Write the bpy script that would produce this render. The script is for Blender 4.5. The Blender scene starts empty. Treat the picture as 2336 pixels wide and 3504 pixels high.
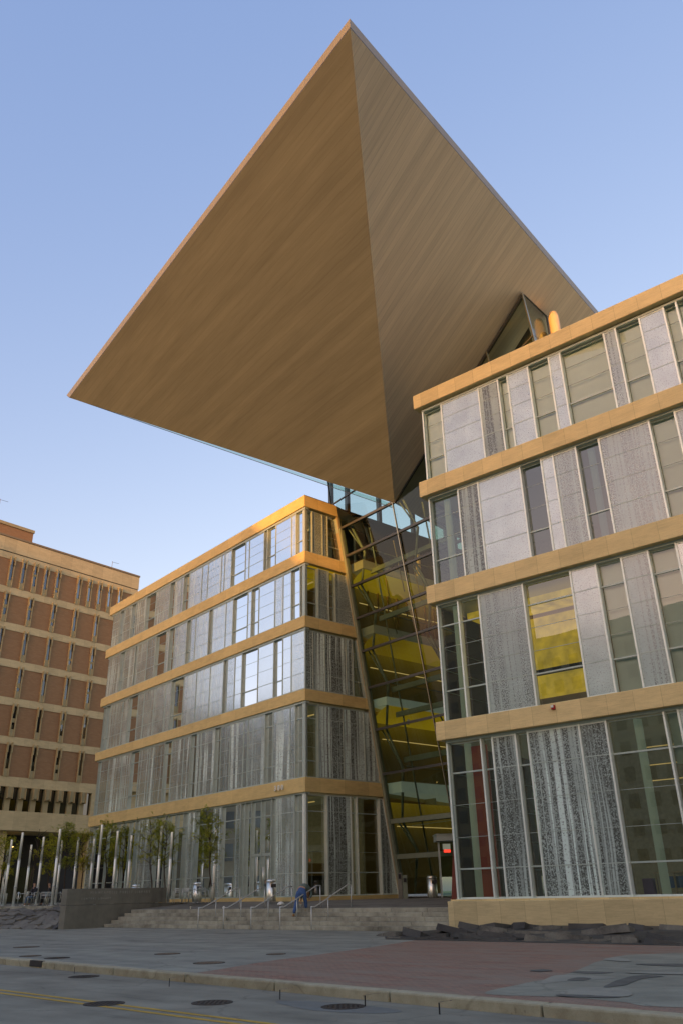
import bpy, bmesh, math, random
from math import sin, cos, radians as R, pi
from mathutils import Vector, Matrix
random.seed(7)
SC = bpy.context.scene
COL = SC.collection

# ------------------------------------------------------------------ helpers
def lerp(a, b, t): return a + (b - a) * t
OFFS = {}                      # world position of the base of every thing

def setp(o, label=None, cat=None, group=None, kind=None):
    if label: o['label'] = label
    if cat: o['category'] = cat
    if group: o['group'] = group
    if kind: o['kind'] = kind
    return o

def thing(name, label, cat, loc=(0, 0, 0), group=None, rotz=0.0):
    o = bpy.data.objects.new(name, None); COL.objects.link(o)
    o.empty_display_size = 0.2
    o.location = loc; o.rotation_euler = (0, 0, rotz)
    OFFS[o] = Vector(loc) if rotz == 0 else Vector((0, 0, 0))
    return setp(o, label, cat, group)

def text_mesh(o, name):
    dg = bpy.context.evaluated_depsgraph_get(); dg.update()
    me = bpy.data.meshes.new_from_object(o.evaluated_get(dg)); me.name = name
    n = bpy.data.objects.new(name, me); COL.objects.link(n); n.parent = o.parent; n.matrix_local = o.matrix_local.copy()
    bpy.data.objects.remove(o); n.name = name
    return n

class MB:
    """collects polygons; build() links them as one mesh object"""
    def __init__(s): s.v = []; s.f = []; s.m = []
    def poly(s, pts, m=0):
        b = len(s.v); s.v += [Vector(p) for p in pts]; s.f.append(list(range(b, b + len(pts)))); s.m.append(m)
    def hexa(s, p, m=0):       # p: 4 bottom points, 4 top points
        b = len(s.v); s.v += [Vector(q) for q in p]
        for f in ((3, 2, 1, 0), (4, 5, 6, 7), (0, 1, 5, 4), (1, 2, 6, 5), (2, 3, 7, 6), (3, 0, 4, 7)):
            s.f.append([b + i for i in f]); s.m.append(m)
    def box(s, x0, x1, y0, y1, z0, z1, m=0):
        s.hexa([(x0, y0, z0), (x1, y0, z0), (x1, y1, z0), (x0, y1, z0), (x0, y0, z1), (x1, y0, z1), (x1, y1, z1), (x0, y1, z1)], m)
    def fbox(s, F, a0, a1, d0, d1, z0, z1, m=0):   # box in a facade frame
        s.hexa([F(a0, d0, z0), F(a1, d0, z0), F(a1, d1, z0), F(a0, d1, z0), F(a0, d0, z1), F(a1, d0, z1), F(a1, d1, z1), F(a0, d1, z1)], m)
    def prism(s, bot, top, m=0):
        b = len(s.v); n = len(bot); s.v += [Vector(p) for p in bot] + [Vector(p) for p in top]
        s.f.append([b + i for i in range(n)][::-1]); s.m.append(m)
        s.f.append([b + n + i for i in range(n)]); s.m.append(m)
        for i in range(n):
            j = (i + 1) % n; s.f.append([b + i, b + j, b + n + j, b + n + i]); s.m.append(m)
    def tube(s, pts, r, n=8, m=0, cap=True):
        pts = [Vector(p) for p in pts]
        rs = r if isinstance(r, (list, tuple)) else [r] * len(pts)
        rings = []; up = None
        for i, p in enumerate(pts):
            d = (pts[min(i + 1, len(pts) - 1)] - pts[max(i - 1, 0)]).normalized()
            a = Vector((0, 0, 1)) if abs(d.z) < .9 else Vector((1, 0, 0))
            if up is not None: a = up
            x = (a - d * a.dot(d)).normalized(); y = d.cross(x); up = x
            b = len(s.v); rings.append(b)
            for k in range(n):
                t = 2 * pi * k / n; s.v.append(p + (x * cos(t) + y * sin(t)) * rs[i])
        for i in range(len(pts) - 1):
            a, b = rings[i], rings[i + 1]
            for k in range(n):
                j = (k + 1) % n; s.f.append([a + k, a + j, b + j, b + k]); s.m.append(m)
        if cap:
            s.f.append([rings[0] + k for k in range(n)][::-1]); s.m.append(m)
            s.f.append([rings[-1] + k for k in range(n)]); s.m.append(m)
    def lathe(s, c, prof, n=20, m=0):
        c = Vector(c); rings = []
        for (r, z) in prof:
            b = len(s.v); rings.append(b)
            for k in range(n):
                t = 2 * pi * k / n; s.v.append(c + Vector((r * cos(t), r * sin(t), z)))
        for a, b in zip(rings, rings[1:]):
            for k in range(n):
                j = (k + 1) % n; s.f.append([a + k, a + j, b + j, b + k]); s.m.append(m)
        s.f.append([rings[0] + k for k in range(n)][::-1]); s.m.append(m)
        s.f.append([rings[-1] + k for k in range(n)]); s.m.append(m)
    def build(s, name, mats, parent=None, smooth=False, bevel=0):
        root = parent
        while root is not None and root.parent is not None: root = root.parent
        off = OFFS.get(root, Vector((0, 0, 0)))
        me = bpy.data.meshes.new(name)
        me.from_pydata([tuple(v - off) for v in s.v], [], s.f)
        if not isinstance(mats, (list, tuple)): mats = [mats]
        for m in mats: me.materials.append(m)
        if len(mats) > 1: me.polygons.foreach_set('material_index', s.m)
        if smooth: me.polygons.foreach_set('use_smooth', [True] * len(me.polygons))
        me.update()
        o = bpy.data.objects.new(name, me); COL.objects.link(o)
        if parent is not None: o.parent = parent
        if bevel:
            b = o.modifiers.new('bevel', 'BEVEL'); b.width = bevel; b.segments = 2; b.limit_method = 'ANGLE'
        return o

def copy_tree(o, parent=None):
    c = o.copy(); COL.objects.link(c)
    if parent is not None: c.parent = parent
    for ch in list(o.children): copy_tree(ch, c)
    return c

# ------------------------------------------------------------------ materials
def new_mat(name):
    m = bpy.data.materials.new(name); m.use_nodes = True
    nt = m.node_tree; nt.nodes.clear()
    out = nt.nodes.new('ShaderNodeOutputMaterial')
    return m, nt, out
def N(nt, t, **kw):
    n = nt.nodes.new(t)
    for k, v in kw.items():
        if k in ('operation', 'blend_type', 'data_type', 'noise_dimensions', 'feature', 'wave_type', 'bands_direction', 'interpolation_type', 'distance', 'voronoi_dimensions'):
            setattr(n, k, v)
        else: n.inputs[k.replace('_', ' ')].default_value = v
    return n
def L(nt, a, b): nt.links.new(a, b)
def ramp(nt, src, stops):
    r = nt.nodes.new('ShaderNodeValToRGB'); L(nt, src, r.inputs[0])
    el = r.color_ramp.elements
    while len(el) > 1: el.remove(el[-1])
    el[0].position = stops[0][0]; el[0].color = (*stops[0][1], 1)
    for p, c in stops[1:]:
        e = el.new(p); e.color = (*c, 1)
    return r.outputs[0]
def g(v): return (v, v, v)
def math_(nt, op, a, b=None, clamp=False):
    n = nt.nodes.new('ShaderNodeMath'); n.operation = op; n.use_clamp = clamp
    for i, q in enumerate((a, b)):
        if q is None: continue
        if isinstance(q, (int, float)): n.inputs[i].default_value = q
        else: L(nt, q, n.inputs[i])
    return n.outputs[0]
def pos(nt): return nt.nodes.new('ShaderNodeNewGeometry').outputs['Position']
def dot(nt, p, v):
    n = nt.nodes.new('ShaderNodeVectorMath'); n.operation = 'DOT_PRODUCT'; L(nt, p, n.inputs[0]); n.inputs[1].default_value = v
    return n.outputs['Value']
def comb(nt, x, y=None, z=None):
    n = nt.nodes.new('ShaderNodeCombineXYZ')
    for i, q in enumerate((x, y, z)):
        if q is None: continue
        if isinstance(q, (int, float)): n.inputs[i].default_value = q
        else: L(nt, q, n.inputs[i])
    return n.outputs[0]
def scale(nt, p, v):
    n = nt.nodes.new('ShaderNodeVectorMath'); n.operation = 'MULTIPLY'; L(nt, p, n.inputs[0]); n.inputs[1].default_value = v
    return n.outputs[0]
def noise(nt, vec, sc, det=3, rough=.55):
    n = nt.nodes.new('ShaderNodeTexNoise'); n.inputs['Scale'].default_value = sc; n.inputs['Detail'].default_value = det; n.inputs['Roughness'].default_value = rough
    if vec is not None: L(nt, vec, n.inputs['Vector'])
    return n.outputs['Fac']
def mixc(nt, fac, a, b, mode='MIX'):
    n = nt.nodes.new('ShaderNodeMix'); n.data_type = 'RGBA'; n.blend_type = mode
    for i, q in ((0, fac), (6, a), (7, b)):
        if isinstance(q, (int, float)): n.inputs[i].default_value = q
        elif isinstance(q, tuple): n.inputs[i].default_value = (*q, 1)
        else: L(nt, q, n.inputs[i])
    return n.outputs[2]
def principled(nt, out, base, rough=.6, metal=0, spec=.5, bump=None, bstr=.3, bdist=.02, emis=None, estr=0, coat=0):
    p = nt.nodes.new('ShaderNodeBsdfPrincipled')
    base = mixc(nt, 1.0, base, (.99, 1.04, .93), 'MULTIPLY')
    for k, q in (('Base Color', base), ('Roughness', rough), ('Metallic', metal)):
        if isinstance(q, (int, float)): p.inputs[k].default_value = q
        elif isinstance(q, tuple): p.inputs[k].default_value = (*q, 1)
        else: L(nt, q, p.inputs[k])
    p.inputs['Specular IOR Level'].default_value = spec
    if coat: p.inputs['Coat Weight'].default_value = coat; p.inputs['Coat Roughness'].default_value = .05
    if emis is not None:
        p.inputs['Emission Strength'].default_value = estr
        if isinstance(emis, tuple): p.inputs['Emission Color'].default_value = (*emis, 1)
        else: L(nt, emis, p.inputs['Emission Color'])
    if bump is not None:
        b = nt.nodes.new('ShaderNodeBump'); b.inputs['Strength'].default_value = bstr; b.inputs['Distance'].default_value = bdist
        L(nt, bump, b.inputs['Height']); L(nt, b.outputs[0], p.inputs['Normal'])
    if out is not None: L(nt, p.outputs[0], out.inputs[0])
    return p
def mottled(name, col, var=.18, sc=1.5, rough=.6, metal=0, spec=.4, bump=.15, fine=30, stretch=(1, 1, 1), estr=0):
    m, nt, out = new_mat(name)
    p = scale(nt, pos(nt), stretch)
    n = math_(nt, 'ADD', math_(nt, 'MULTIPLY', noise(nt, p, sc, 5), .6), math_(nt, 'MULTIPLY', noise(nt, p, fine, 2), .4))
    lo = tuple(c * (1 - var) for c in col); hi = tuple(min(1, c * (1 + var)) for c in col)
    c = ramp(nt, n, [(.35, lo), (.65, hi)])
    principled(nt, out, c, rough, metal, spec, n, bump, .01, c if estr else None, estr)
    return m

aA, aB, aC = R(130.2), R(40.8), R(140.3)
dA, dB, dC = (cos(aA), sin(aA)), (cos(aB), sin(aB)), (cos(aC), sin(aC))
oL, oC = (-2.5, 49.94), (3.94, 36.88)

def stone(name, d, step, off=0, col=(.68, .52, .245), var=.10):
    """honed limestone panels with fine vertical joints"""
    m, nt, out = new_mat(name)
    P = pos(nt); s = math_(nt, 'ADD', dot(nt, P, (d[0], d[1], 0)), off)
    cell = math_(nt, 'FLOOR', math_(nt, 'DIVIDE', s, step))
    wn = nt.nodes.new('ShaderNodeTexWhiteNoise'); wn.noise_dimensions = '1D'; L(nt, cell, wn.inputs['W'])
    fr = math_(nt, 'ABSOLUTE', math_(nt, 'SUBTRACT', math_(nt, 'FRACT', math_(nt, 'DIVIDE', s, step)), .5))
    joint = math_(nt, 'GREATER_THAN', fr, .5 - .006 / step)
    n = math_(nt, 'ADD', math_(nt, 'MULTIPLY', noise(nt, scale(nt, P, (1, 1, 3)), .9, 4), .5), math_(nt, 'MULTIPLY', noise(nt, scale(nt, P, (2, 2, 26)), 1.0, 3), .5))
    n = math_(nt, 'ADD', n, math_(nt, 'MULTIPLY', math_(nt, 'SUBTRACT', wn.outputs[0], .5), .18))
    c = ramp(nt, n, [(.28, tuple(q * (1 - 2.0 * var) for q in col)), (.5, col), (.72, tuple(q * (1 + 1.7 * var) for q in col))])
    sp = noise(nt, P, 45, 2)
    c = mixc(nt, math_(nt, 'MULTIPLY', math_(nt, 'GREATER_THAN', sp, .62), .22), c, (.16, .12, .07))
    c = mixc(nt, math_(nt, 'MULTIPLY', joint, .5), c, (.12, .09, .05))
    principled(nt, out, c, .75, 0, .25, noise(nt, P, 25, 4), .25, .012)
    return m

def frit(name, d, light=.5, trunks=1.0, cover=.5, gloss=.10, seed=0.0, rk_=.75):
    """glass printed with a birch grove: pale trunks over speckled leaves"""
    m, nt, out = new_mat(name)
    P = pos(nt); s = dot(nt, P, (d[0], d[1], 0))
    z = nt.nodes.new('ShaderNodeSeparateXYZ'); L(nt, P, z.inputs[0]); z = z.outputs[2]
    wob = noise(nt, comb(nt, math_(nt, 'MULTIPLY', s, .25), math_(nt, 'MULTIPLY', z, .22), seed), 1, 2)
    s2 = math_(nt, 'ADD', s, math_(nt, 'MULTIPLY', wob, .28))
    t1 = noise(nt, comb(nt, math_(nt, 'MULTIPLY', s2, 3.4), math_(nt, 'MULTIPLY', z, .035), seed), 1, 2.2, .6)
    t1 = math_(nt, 'SMOOTH_MIN', 1, t1)
    trunk = ramp(nt, t1, [(.50, g(0)), (.545, g(1)), (.66, g(1)), (.70, g(.2))])
    # a second, thinner and fainter rank of trunks
    t2 = noise(nt, comb(nt, math_(nt, 'MULTIPLY', s2, 8.0), math_(nt, 'MULTIPLY', z, .05), seed + 4), 1, 1)
    trunk2 = math_(nt, 'MULTIPLY', ramp(nt, t2, [(.56, g(0)), (.60, g(1))]), .6)
    trunk = math_(nt, 'MAXIMUM', trunk, trunk2)
    lent = noise(nt, comb(nt, math_(nt, 'MULTIPLY', s, 9), math_(nt, 'MULTIPLY', z, 22), seed), 1, 2)
    trunk = math_(nt, 'MULTIPLY', trunk, ramp(nt, lent, [(.33, g(.25)), (.42, g(1))]))
    canopy = noise(nt, comb(nt, math_(nt, 'MULTIPLY', s, .35), math_(nt, 'MULTIPLY', z, .30), seed + 9), 1, 2)
    tv = math_(nt, 'MULTIPLY', ramp(nt, canopy, [(.30, g(.45)), (.55, g(1))]), trunks)
    # speckle fine enough to read as leaves
    sp = noise(nt, comb(nt, math_(nt, 'MULTIPLY', s, 19), math_(nt, 'MULTIPLY', z, 17), seed), 1, 3, .7)
    thr = .58 - cover * .17
    leaf = ramp(nt, sp, [(thr - .05, g(0)), (thr + .07, g(.66))])
    big = noise(nt, comb(nt, math_(nt, 'MULTIPLY', s, .9), math_(nt, 'MULTIPLY', z, .7), seed + 2), 1, 3)
    leaf = math_(nt, 'MULTIPLY', leaf, ramp(nt, big, [(.25, g(.55)), (.7, g(1))]))
    mask = math_(nt, 'MAXIMUM', math_(nt, 'MULTIPLY', trunk, tv), leaf)
    c = mixc(nt, mask, (.065, .072, .064), (light * .82, light * .97, light * .98))
    p = principled(nt, None, c, .45, 0, .3)
    gl = nt.nodes.new('ShaderNodeBsdfGlossy'); gl.inputs['Roughness'].default_value = .16; gl.inputs['Color'].default_value = (.90, .96, 1, 1)
    bn = nt.nodes.new('ShaderNodeBump'); bn.inputs['Strength'].default_value = .12; bn.inputs['Distance'].default_value = .02; L(nt, mask, bn.inputs['Height']); L(nt, bn.outputs[0], gl.inputs['Normal'])
    fr = nt.nodes.new('ShaderNodeFresnel'); fr.inputs['IOR'].default_value = 1.38
    mx = nt.nodes.new('ShaderNodeMixShader'); L(nt, math_(nt, 'MULTIPLY', math_(nt, 'ADD', math_(nt, 'MULTIPLY', fr.outputs[0], .8), gloss), math_(nt, 'SUBTRACT', 1.0, math_(nt, 'MULTIPLY', mask, rk_))), mx.inputs[0]); L(nt, p.outputs[0], mx.inputs[1]); L(nt, gl.outputs[0], mx.inputs[2])
    L(nt, mx.outputs[0], out.inputs[0])
    return m

def glass(name, tint=(.62, .70, .60), ior=1.75, add=.05, rough=.0, wav=.0):
    m, nt, out = new_mat(name)
    tr = nt.nodes.new('ShaderNodeBsdfTransparent'); tr.inputs[0].default_value = (*tint, 1)
    gl = nt.nodes.new('ShaderNodeBsdfGlossy'); gl.inputs['Roughness'].default_value = rough; gl.inputs['Color'].default_value = (.92, .97, 1, 1)
    if wav:
        b = nt.nodes.new('ShaderNodeBump'); b.inputs['Strength'].default_value = wav; b.inputs['Distance'].default_value = .02
        L(nt, noise(nt, pos(nt), .7, 1), b.inputs['Height']); L(nt, b.outputs[0], gl.inputs['Normal'])
    fr = nt.nodes.new('ShaderNodeFresnel'); fr.inputs['IOR'].default_value = ior
    mx = nt.nodes.new('ShaderNodeMixShader'); L(nt, math_(nt, 'ADD', fr.outputs[0], add, True), mx.inputs[0]); L(nt, tr.outputs[0], mx.inputs[1]); L(nt, gl.outputs[0], mx.inputs[2])
    L(nt, mx.outputs[0], out.inputs[0])
    return m

def emit_mat(name, col, st):
    m, nt, out = new_mat(name)
    e = nt.nodes.new('ShaderNodeEmission'); e.inputs[0].default_value = (*col, 1); e.inputs[1].default_value = st
    L(nt, e.outputs[0], out.inputs[0]); return m

M = {}
M['stoneA'] = stone('limestone_band_a', dA, 1.9); M['stoneB'] = stone('limestone_band_b', dB, 1.9, .4); M['stoneC'] = stone('limestone_band_c', dC, 1.07, .3, (.74, .57, .30))
M['plinth'] = stone('limestone_plinth', dC, 1.07, .1, (.62, .50, .29))
for k, d in (('A', dA), ('B', dB), ('C', dC)):
    M['F' + k] = frit('birch_frit_' + k, d, 1.05 if k == 'A' else .86, .75 if k == 'A' else .55, .62 if k != 'A' else .8, .13 if k == 'C' else .015, 0)
    M['H' + k] = frit('birch_frit_trunks_' + k, d, .96 if k == 'A' else .84, 1.0, .42 if k != 'A' else .7, .08 if k == 'C' else .03, 1.7)
    M['G' + k] = frit('birch_frit_dark_' + k, d, .74, .7, .32 if k != 'A' else .55, .04, 3.3)
    M['W' + k] = frit('birch_frit_pale_' + k, d, .97, .35, 1.15, .22 if k == 'C' else .13, 6.1, .1)
M['clear'] = glass('window_glass', (.62, .70, .60), 1.6, .05, wav=.04); M['thin'] = glass('thin_clear_glass', (.93, .96, .96), 1.2, .0)
M['atrium'] = glass('atrium_glass', (.66, .78, .70), 1.36, .01, 0, .03)
M['blue'] = glass('reflective_glass', (.40, .50, .52), 1.75, .05, 0, .05)
M['alu'] = mottled('pale_aluminium', (.80, .85, .84), .06, 3, .42, .35, .5, .02)
M['alug'] = mottled('grey_aluminium', (.45, .52, .51), .08, 3, .45, .35, .5, .02)
M['steel'] = mottled('brushed_stainless', (.74, .74, .72), .06, 2, .34, 1, .5, .03, 60, (1, 1, 12))
M['psteel'] = mottled('pole_steel', (.86, .86, .84), .04, 2, .42, .55, .5, .02)
M['railsteel'] = mottled('rail_steel', (.60, .61, .62), .06, 4, .42, .4, .5, .02)
M['dsteel'] = mottled('dark_mullion_steel', (.13, .13, .14), .12, 4, .4, .6, .5, .02)
M['gsteel'] = mottled('grey_green_painted_steel', (.21, .24, .19), .1, 4, .5, 0, .4, .02)
M['blind'] = mottled('roller_blind_cloth', (.72, .84, .83), .05, 1.2, .85, 0, .2, .02, 40); M['overblind'] = glass('pane_over_blind', (.90, .94, .90), 1.5, .04, wav=.04)
M['red'] = mottled('red_lacquer_glow', (.36, .045, .01), .12, 1, .35, 0, .5, .02, 30, (1, 1, 1), .10)  # emission lifts the red in place of room lighting
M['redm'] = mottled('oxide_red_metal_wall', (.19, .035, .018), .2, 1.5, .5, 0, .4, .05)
M['inwall'] = mottled('interior_plaster_glow', (.30, .25, .15), .25, .35, .8, 0, .2, .02, 6, (1, 1, 1), .11)  # slight emission stands in for room light on the walls
M['inwarm'] = mottled('warm_glow_interior_wall', (.20, .13, .045), .2, .4, .8, 0, .2, .02, 30, (1, 1, 1), .07)  # warm room light put in as emission
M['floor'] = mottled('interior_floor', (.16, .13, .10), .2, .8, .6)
M['ceil'] = mottled('interior_ceiling_glow', (.34, .31, .20), .12, .6, .9, 0, .2, .02, 30, (1, 1, 1), .12)  # light on the ceilings put in as emission
M['concrete_in'] = mottled('interior_column_glow', (.50, .56, .46), .06, 2, .7, 0, .3, .02, 30, (1, 1, 1), .16)  # emission brightens the columns in place of room lighting
M['roofm'] = mottled('roof_membrane', (.09, .08, .07), .2, 1, .85)
M['darkin'] = mottled('dark_interior', (.045, .04, .03), .3, .6, .8)
M['lampstrip'] = emit_mat('strip_lamp', (1, .64, .22), .55)
M['spot'] = emit_mat('warm_spot_lamp', (1, .55, .16), 9)
M['redlamp'] = emit_mat('red_lamp', (1, .06, .03), 1.4)
M['white'] = mottled('white_plastic', (.75, .75, .74), .04, 4, .5)
M['black'] = mottled('black_plastic', (.02, .02, .022), .2, 4, .5)
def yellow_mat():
    m, nt, out = new_mat('yellow_glow_cove')
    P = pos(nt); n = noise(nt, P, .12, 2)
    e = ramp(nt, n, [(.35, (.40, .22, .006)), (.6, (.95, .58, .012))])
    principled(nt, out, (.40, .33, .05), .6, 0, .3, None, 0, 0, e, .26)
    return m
M['yellow'] = yellow_mat(); M['gold'] = mottled('gold_glow_wall', (.62, .40, .03), .5, .45, .7, 0, .2, .02, 2, (1, 1, 1), .55)  # emission stands in for cove uplight and a lit room

def soffit_mat(name, q, base, metal=.75, rough=.38, step=.31, along=(0, 0, 1), line=.55, streak=.5):
    """long narrow metal boards, each a slightly different tone"""
    m, nt, out = new_mat(name)
    P = pos(nt); s = dot(nt, P, q)
    c0 = math_(nt, 'DIVIDE', s, step)
    wn = nt.nodes.new('ShaderNodeTexWhiteNoise'); wn.noise_dimensions = '1D'; L(nt, math_(nt, 'FLOOR', c0), wn.inputs['W'])
    fr = math_(nt, 'ABSOLUTE', math_(nt, 'SUBTRACT', math_(nt, 'FRACT', c0), .5))
    jt = math_(nt, 'GREATER_THAN', fr, .5 - .012 / step)
    al = dot(nt, P, along)
    br = noise(nt, comb(nt, math_(nt, 'MULTIPLY', s, 1.1), math_(nt, 'MULTIPLY', al, .07), 0), 1, 4, .6)
    fine = noise(nt, comb(nt, math_(nt, 'MULTIPLY', s, 9), math_(nt, 'MULTIPLY', al, .5), 0), 1, 2)
    n = math_(nt, 'ADD', math_(nt, 'MULTIPLY', br, streak), math_(nt, 'ADD', math_(nt, 'MULTIPLY', wn.outputs[0], .07), math_(nt, 'MULTIPLY', fine, .2)))
    n = math_(nt, 'ADD', n, .5 - streak * .5 - .17)
    c = ramp(nt, n, [(.36, tuple(x * .80 for x in base)), (.64, tuple(x * 1.2 for x in base))])
    c = mixc(nt, math_(nt, 'MULTIPLY', jt, line), c, (.02, .015, .01))
    principled(nt, out, c, rough, metal, .5, br, .03, .02)
    return m

# ------------------------------------------------------------------ frames of reference
def frame(o, d, inn):
    return lambda a, dd, z: (o[0] + d[0] * a + inn[0] * dd, o[1] + d[1] * a + inn[1] * dd, z)
vC = (cos(R(50.3)), sin(R(50.3)))
FA = frame(oL, dA, (sin(aA), -cos(aA)))                      # along A, inward
FB = frame(oL, dB, (-sin(aB), cos(aB)))
FC = frame(oC, (-dC[0], -dC[1]), vC)                          # along to the right, inward
SITE = lambda u, v, z=0: (oC[0] + dC[0] * u + vC[0] * v, oC[1] + dC[1] * u + vC[1] * v, z)

def plaza_z(v): return 1.12 if v > 6.5 else (.85 + .27 * max(0, (v - 1.7)) / 4.8)

# ------------------------------------------------------------------ window / panel builder
def panel(parent, F, key, a0, a1, z0, z1, kind, trans=(), glass_d=.0, mull='alu', top1=None, mw=.07, right_end=False, heavy=()):
    """one bay of curtain wall. kind: C clear, K blue reflective, S blind drawn, P blind partly drawn,
       F/G/W birch print (mid/dark/pale). top1 = a1 at the top when the bay is slanted"""
    t1 = a1 if top1 is None else top1
    rec = (.13 if key == 'A' else .2) if kind in 'CKSP' else .0
    d = glass_d + rec
    g_ = MB()
    e = mw * .5
    g_.poly([F(a0 + e, d, z0), F(a1 - e, d, z0), F(t1 - e, d, z1), F(a0 + e, d, z1)])
    if kind in 'FGWH':
        w = g_.build('printed_window', M[kind + key], parent)
    else:
        w = g_.build('window', M['blue'] if kind == 'K' else M['overblind'] if kind == 'S' else M['clear'], parent)
    fr = MB()
    pr = -.03 if key == 'A' else -.05
    fr.fbox(F, a0 - e, a0 + e, glass_d + pr, d + .05, z0, z1)
    if rec:   # side return of the recessed bay
        if top1 is None: fr.fbox(F, a1 - e - .012, a1 - e, glass_d - .01, d + .04, z0, z1)
    if right_end:
        fr.hexa([F(a1 - e, glass_d + pr, z0), F(a1 + e, glass_d + pr, z0), F(a1 + e, d + .05, z0), F(a1 - e, d + .05, z0),
                 F(t1 - e, glass_d + pr, z1), F(t1 + e, glass_d + pr, z1), F(t1 + e, d + .05, z1), F(t1 - e, d + .05, z1)])
    for i, tz in enumerate(trans):
        q = (tz - z0) / (z1 - z0); ax = lerp(a1, t1, q)
        h = .032 if tz in heavy else .008
        if kind in 'FGWH': h = .016 if tz in heavy else .007
        fr.fbox(F, a0 + e, ax - e, d - (.05 if tz in heavy and rec else .012), d + .03, tz - h, tz + h, 1)
    fr.fbox(F, a0 + e, a1 - e, d - .02, d + .04, z0, z0 + .05)
    fr.fbox(F, a0 + e, t1 - e, d - .02, d + .04, z1 - .06, z1)
    fr.build('frame', [M[mull], M['alug']], w)
    if kind in 'SP':
        b = MB(); zb = z0 + .05 if kind == 'S' else lerp(z1, z0, random.choice((.26, .3, .22)))
        b.poly([F(a0 + e, d + .14, zb), F(a1 - e, d + .14, zb), F(t1 - e, d + .14, z1), F(a0 + e, d + .14, z1)])
        b.build('blind', M['blind'], w)
    return w

# ================================================================== RIGHT WING (face C)
RW = thing('library_wing', 'right hand stone banded library wing on a tan plinth, white mullions and birch print glass', 'building', SITE(0, 0, 0), 'library wings either side of the atrium')
LEN = 27.0; DEP = 24.0
bands = [(24.67, 25.5), (19.47, 20.32), (13.83, 14.71), (7.49, 8.3)]
for z0, z1 in bands:
    b = MB(); b.fbox(FC, 0, LEN, 0, DEP, z0, z1)
    b.build('stone_band', M['stoneC'], RW, bevel=.03)
b = MB(); b.fbox(FC, .55, LEN, .42, DEP, 24.5, 24.67); b.build('ceiling', M['ceil'], RW)
cap = MB(); cap.fbox(FC, .12, LEN, .14, DEP, 25.5, 25.62); cap.build('roof_coping', M['plinth'], RW, bevel=.04)
b = MB(); b.fbox(FC, 0, LEN, 0, DEP, -.3, 1.1); b.build('plinth', M['plinth'], RW, bevel=.02)
b = MB(); b.fbox(FC, .1, LEN, .1, DEP, 1.1, 1.16); b.build('plinth_coping', M['stoneC'], RW)
gd = .35
levels = [(20.36, 24.50, 'C1'), (14.75, 19.36, 'C2'), (8.34, 13.72, 'C3'), (1.18, 7.38, 'C4')]
bays = {
 'C1': ([.34, 1.5, 3.75, 4.87, 5.41, 6.54, 7.66, 8.24, 10.44, 10.99, 12.11, 13.19, 13.75, 15.9, 17.1, 18.9, 20.0, 22.3, 24.1, 26.5], 'SWGSWSWSFSWSSFSWSFSS', [21.69, 22.69, 23.66], [21.69]),
 'C2': ([.34, 2.05, 3.18, 5.47, 6.56, 7.15, 8.26, 9.36, 11.6, 12.7, 14.9, 16.0, 18.3, 19.4, 21.7, 24.0, 26.5], 'CGWKWFKFSFSFSWSF', [16.06, 17.19, 18.31], [16.06]),
 'C3': ([.35, 1.5, 2.62, 4.87, 7.15, 8.3, 9.41, 10.52, 11.65, 13.9, 15.0, 17.3, 19.0, 21.0, 23.5, 26.5], 'CCFCWSFSWSFSWSF', [9.7, 10.7, 11.72, 12.74], [9.7, 12.74]),
 'C4': ([.33, 2.05, 2.61, 3.72, 4.3, 6.57, 7.68, 9.96, 10.5, 12.8, 15.0, 17.2, 19.5, 22.0, 24.3, 26.5], 'CCGCFGCPWCFCFCF', [2.29, 3.51, 4.8, 6.11], [2.29, 6.11]),
}
for z0, z1, k in levels:
    us, kinds, tr, hv = bays[k]
    if k == 'C4': kinds = kinds.replace('F', 'H')
    for i in range(len(us) - 1):
        panel(RW, FC, 'C', us[i], us[i + 1], z0, z1, kinds[i], tr, gd, 'alu', heavy=hv, mw=.075)
    s = MB(); s.fbox(FC, .28, LEN - .3, gd - .12, gd + .3, z0 - .05, z0); s.build('sill', M['alu'], RW)
    s = MB(); s.fbox(FC, .30, LEN - .3, gd - .06, gd + .3, z1, z1 + .11); s.build('window_head', M['alug'], RW)
# glass return on the atrium side
FCs = frame((FC(.34, .35, 0)[0], FC(.34, .35, 0)[1]), vC, (-dC[0], -dC[1]))
for z0, z1, k in levels:
    us, kinds, tr, hv = bays[k]
    for j in range(4):
        w = MB(); w.poly([FCs(.04 + j * 2.0, 0, z0), FCs(2.0 + j * 2.0, 0, z0), FCs(2.0 + j * 2.0, 0, z1), FCs(.04 + j * 2.0, 0, z1)])
        w = w.build('window', M['clear'], RW)
        f_ = MB(); f_.fbox(FCs, 1.97 + j * 2, 2.04 + j * 2, -.04, .06, z0, z1)
        for t in tr: f_.fbox(FCs, .04 + j * 2, 1.97 + j * 2, -.015, .03, t - .012, t + .012)
        if j == 0: f_.fbox(FCs, -.03, .04, -.04, .05, z0, z1)
        f_.build('frame', M['alug'], w)
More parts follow.
